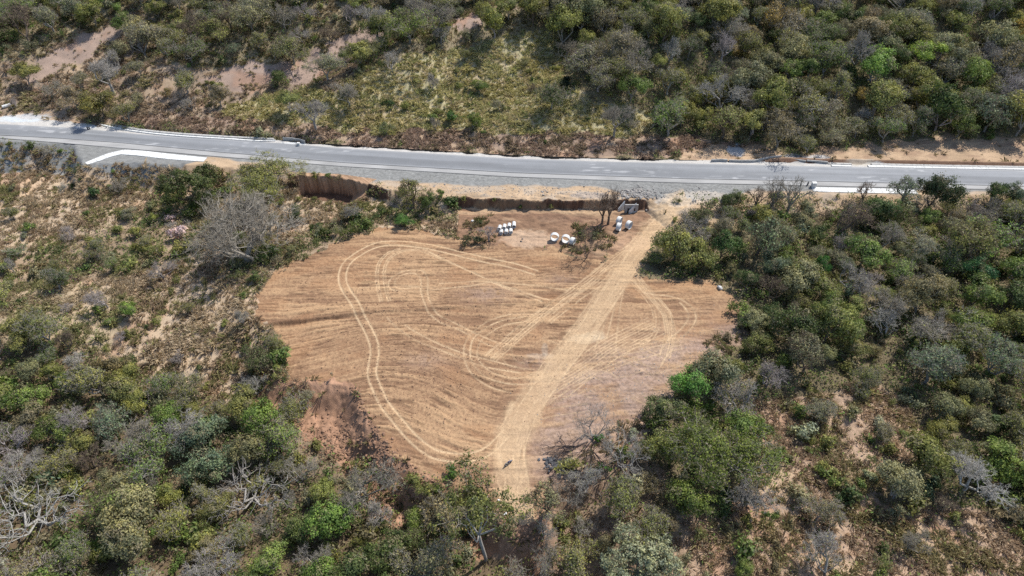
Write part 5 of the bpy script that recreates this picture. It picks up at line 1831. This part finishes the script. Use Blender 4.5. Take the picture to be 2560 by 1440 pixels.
for k in range(26):
    a, b = 1838 + rr2.normal(0, 9), 497 + rr2.normal(0, 6)
    rock(a, b, rr2.uniform(.28, .55), "dark broken stone in the rock pile beside the right end of the gravel bank", 'd' if rr2.random() < .7 else 'p', "broken stones of the rock pile")
# tipped earth clods at the foot of the lane and along the scarp: uncountable
def clods(name, n, pts, spread, label, mat, smin, smax, seed):
    r = np.random.default_rng(seed)
    base = [np.array([v.co[:] for v in me.vertices]) for me in RM]
    fc_ = np.array([p.vertices[:] for p in RM[0].polygons])
    P = np.array(pts, float)
    i = r.integers(0, len(P) - 1, n)
    t = r.random(n)
    q = P[i] * (1 - t)[:, None] + P[i + 1] * t[:, None] + r.normal(0, 1, (n, 2)) * np.array(spread)
    x, y, z = ground(q[:, 0], q[:, 1])
    V, F = [], []
    for k in range(n):
        s = r.uniform(smin, smax) * (1 if r.random() < .85 else 1.7)
        a = r.uniform(0, 6.28)
        b = base[int(r.integers(len(base)))] * s
        c, sn = math.cos(a), math.sin(a)
        V.append(np.stack([b[:, 0] * c - b[:, 1] * sn + x[k], b[:, 0] * sn + b[:, 1] * c + y[k], b[:, 2] + z[k] + s * .2], 1))
        F.append(fc_ + k * len(b))
    V, F = np.vstack(V), np.vstack(F)
    link(name, mesh_np(name, V, F, np.full(len(F), 3), [mat]), kind="stuff", label=label, category="rubble")
clods("earth_rubble", 260, [(880, 965), (905, 1015), (940, 1075), (990, 1145), (1060, 1200), (1100, 1220)], (5, 8), "loose earth clods along the edge of the scarp", m_clod, .1, .28, 1)
clods("earth_heap", 700, [(1240, 1285), (1262, 1322), (1300, 1338), (1335, 1332), (1355, 1310)], (9, 8), "dark tipped clods around the end of the lane", m_clod, .15, .5, 2)
clods("bank_rubble", 500, [(1380, 1150), (1420, 1180), (1450, 1195)], (14, 6), "dark rubble under the fallen branches", m_rockd, .12, .4, 3)
clods("scarp_rubble", 800, [(800, 1080), (850, 1110), (900, 1150), (960, 1180)], (40, 26), "scattered clods on the lower scarp", m_clod, .1, .3, 4)
clods("gravel_lumps", 900, [(1000, 468), (1200, 478), (1400, 478), (1560, 482), (1640, 480), (1800, 480)], (40, 8), "loose gravel lumps on the road bank", m_rock, .06, .2, 5)
clods("culvert_rubble", 260, [(1555, 490), (1590, 482), (1625, 490)], (13, 6), "broken stone heaped above the culvert", m_rock, .15, .4, 6)
clods("field_clods", 1500, [(1420, 1000), (1560, 960), (1700, 900), (1780, 860)], (60, 45), "small stones strewn over the grey part of the field", m_rock, .03, .09, 7)

clods("field_clods", 3200, [(720, 760), (1000, 700), (1250, 900), (1000, 900), (1100, 1050), (900, 850), (1400, 780)], (95, 60), "small lumps of earth strewn over the graded field", m_clod, .05, .13, 8)
x, y, z = g1(760, 550)
o = solid("log", [tube_path([(-1.5, -.9, .2), (-.5, -.2, .26), (.6, .5, .3), (1.6, 1.3, .32)], [.26, .24, .2, .15], 12)], m_log)
o.location = (x, y, z)
tag(o, "weathered grey log lying on the grassy bank right of the huge leafless tree", "log")

def fallen(px, py, ang, L, label, seed, n=60):
    r = np.random.default_rng(seed)
    T = np.stack([r.uniform(L * .45, L, n), r.normal(0, L * .22, n), r.uniform(.1, 1.6, n)], 1)
    P0, P1, R0, R1 = grow(r, T, 0, r_tip=.035, wig=.1)
    P0[:, 2] = np.maximum(P0[:, 2], .1); P1[:, 2] = np.maximum(P1[:, 2], .1)
    dirs = np.tile(np.array((1., 0, .1)), (n, 1))
    a, b, c, e = twigs(r, T, dirs, 3, .9, .02)
    V, F = tubes(np.vstack([P0, a]), np.vstack([P1, b]), np.r_[R0, c], np.r_[R1, e], 5)
    x, y, z = g1(px, py)
    o = link("fallen_branch", mesh_np("fallen_branch", V, F, np.full(len(F), 4), [m_deadwood]), None, (x, y, z))
    o.rotation_euler = (0, 0, R(ang))
    tag(o, label, "branch", "fallen dead branches at the field's lower right edge")
fallen(1470, 1105, 205, 9, "upper fallen dead branch reaching left over the bare soil", 1)
fallen(1480, 1125, 228, 11, "lower fallen dead branch with its tip on the dark rubble", 2)
fallen(1478, 1128, 290, 7, "short drooping dead branch pointing down between the green seedlings", 3, 30)
print("DONE")
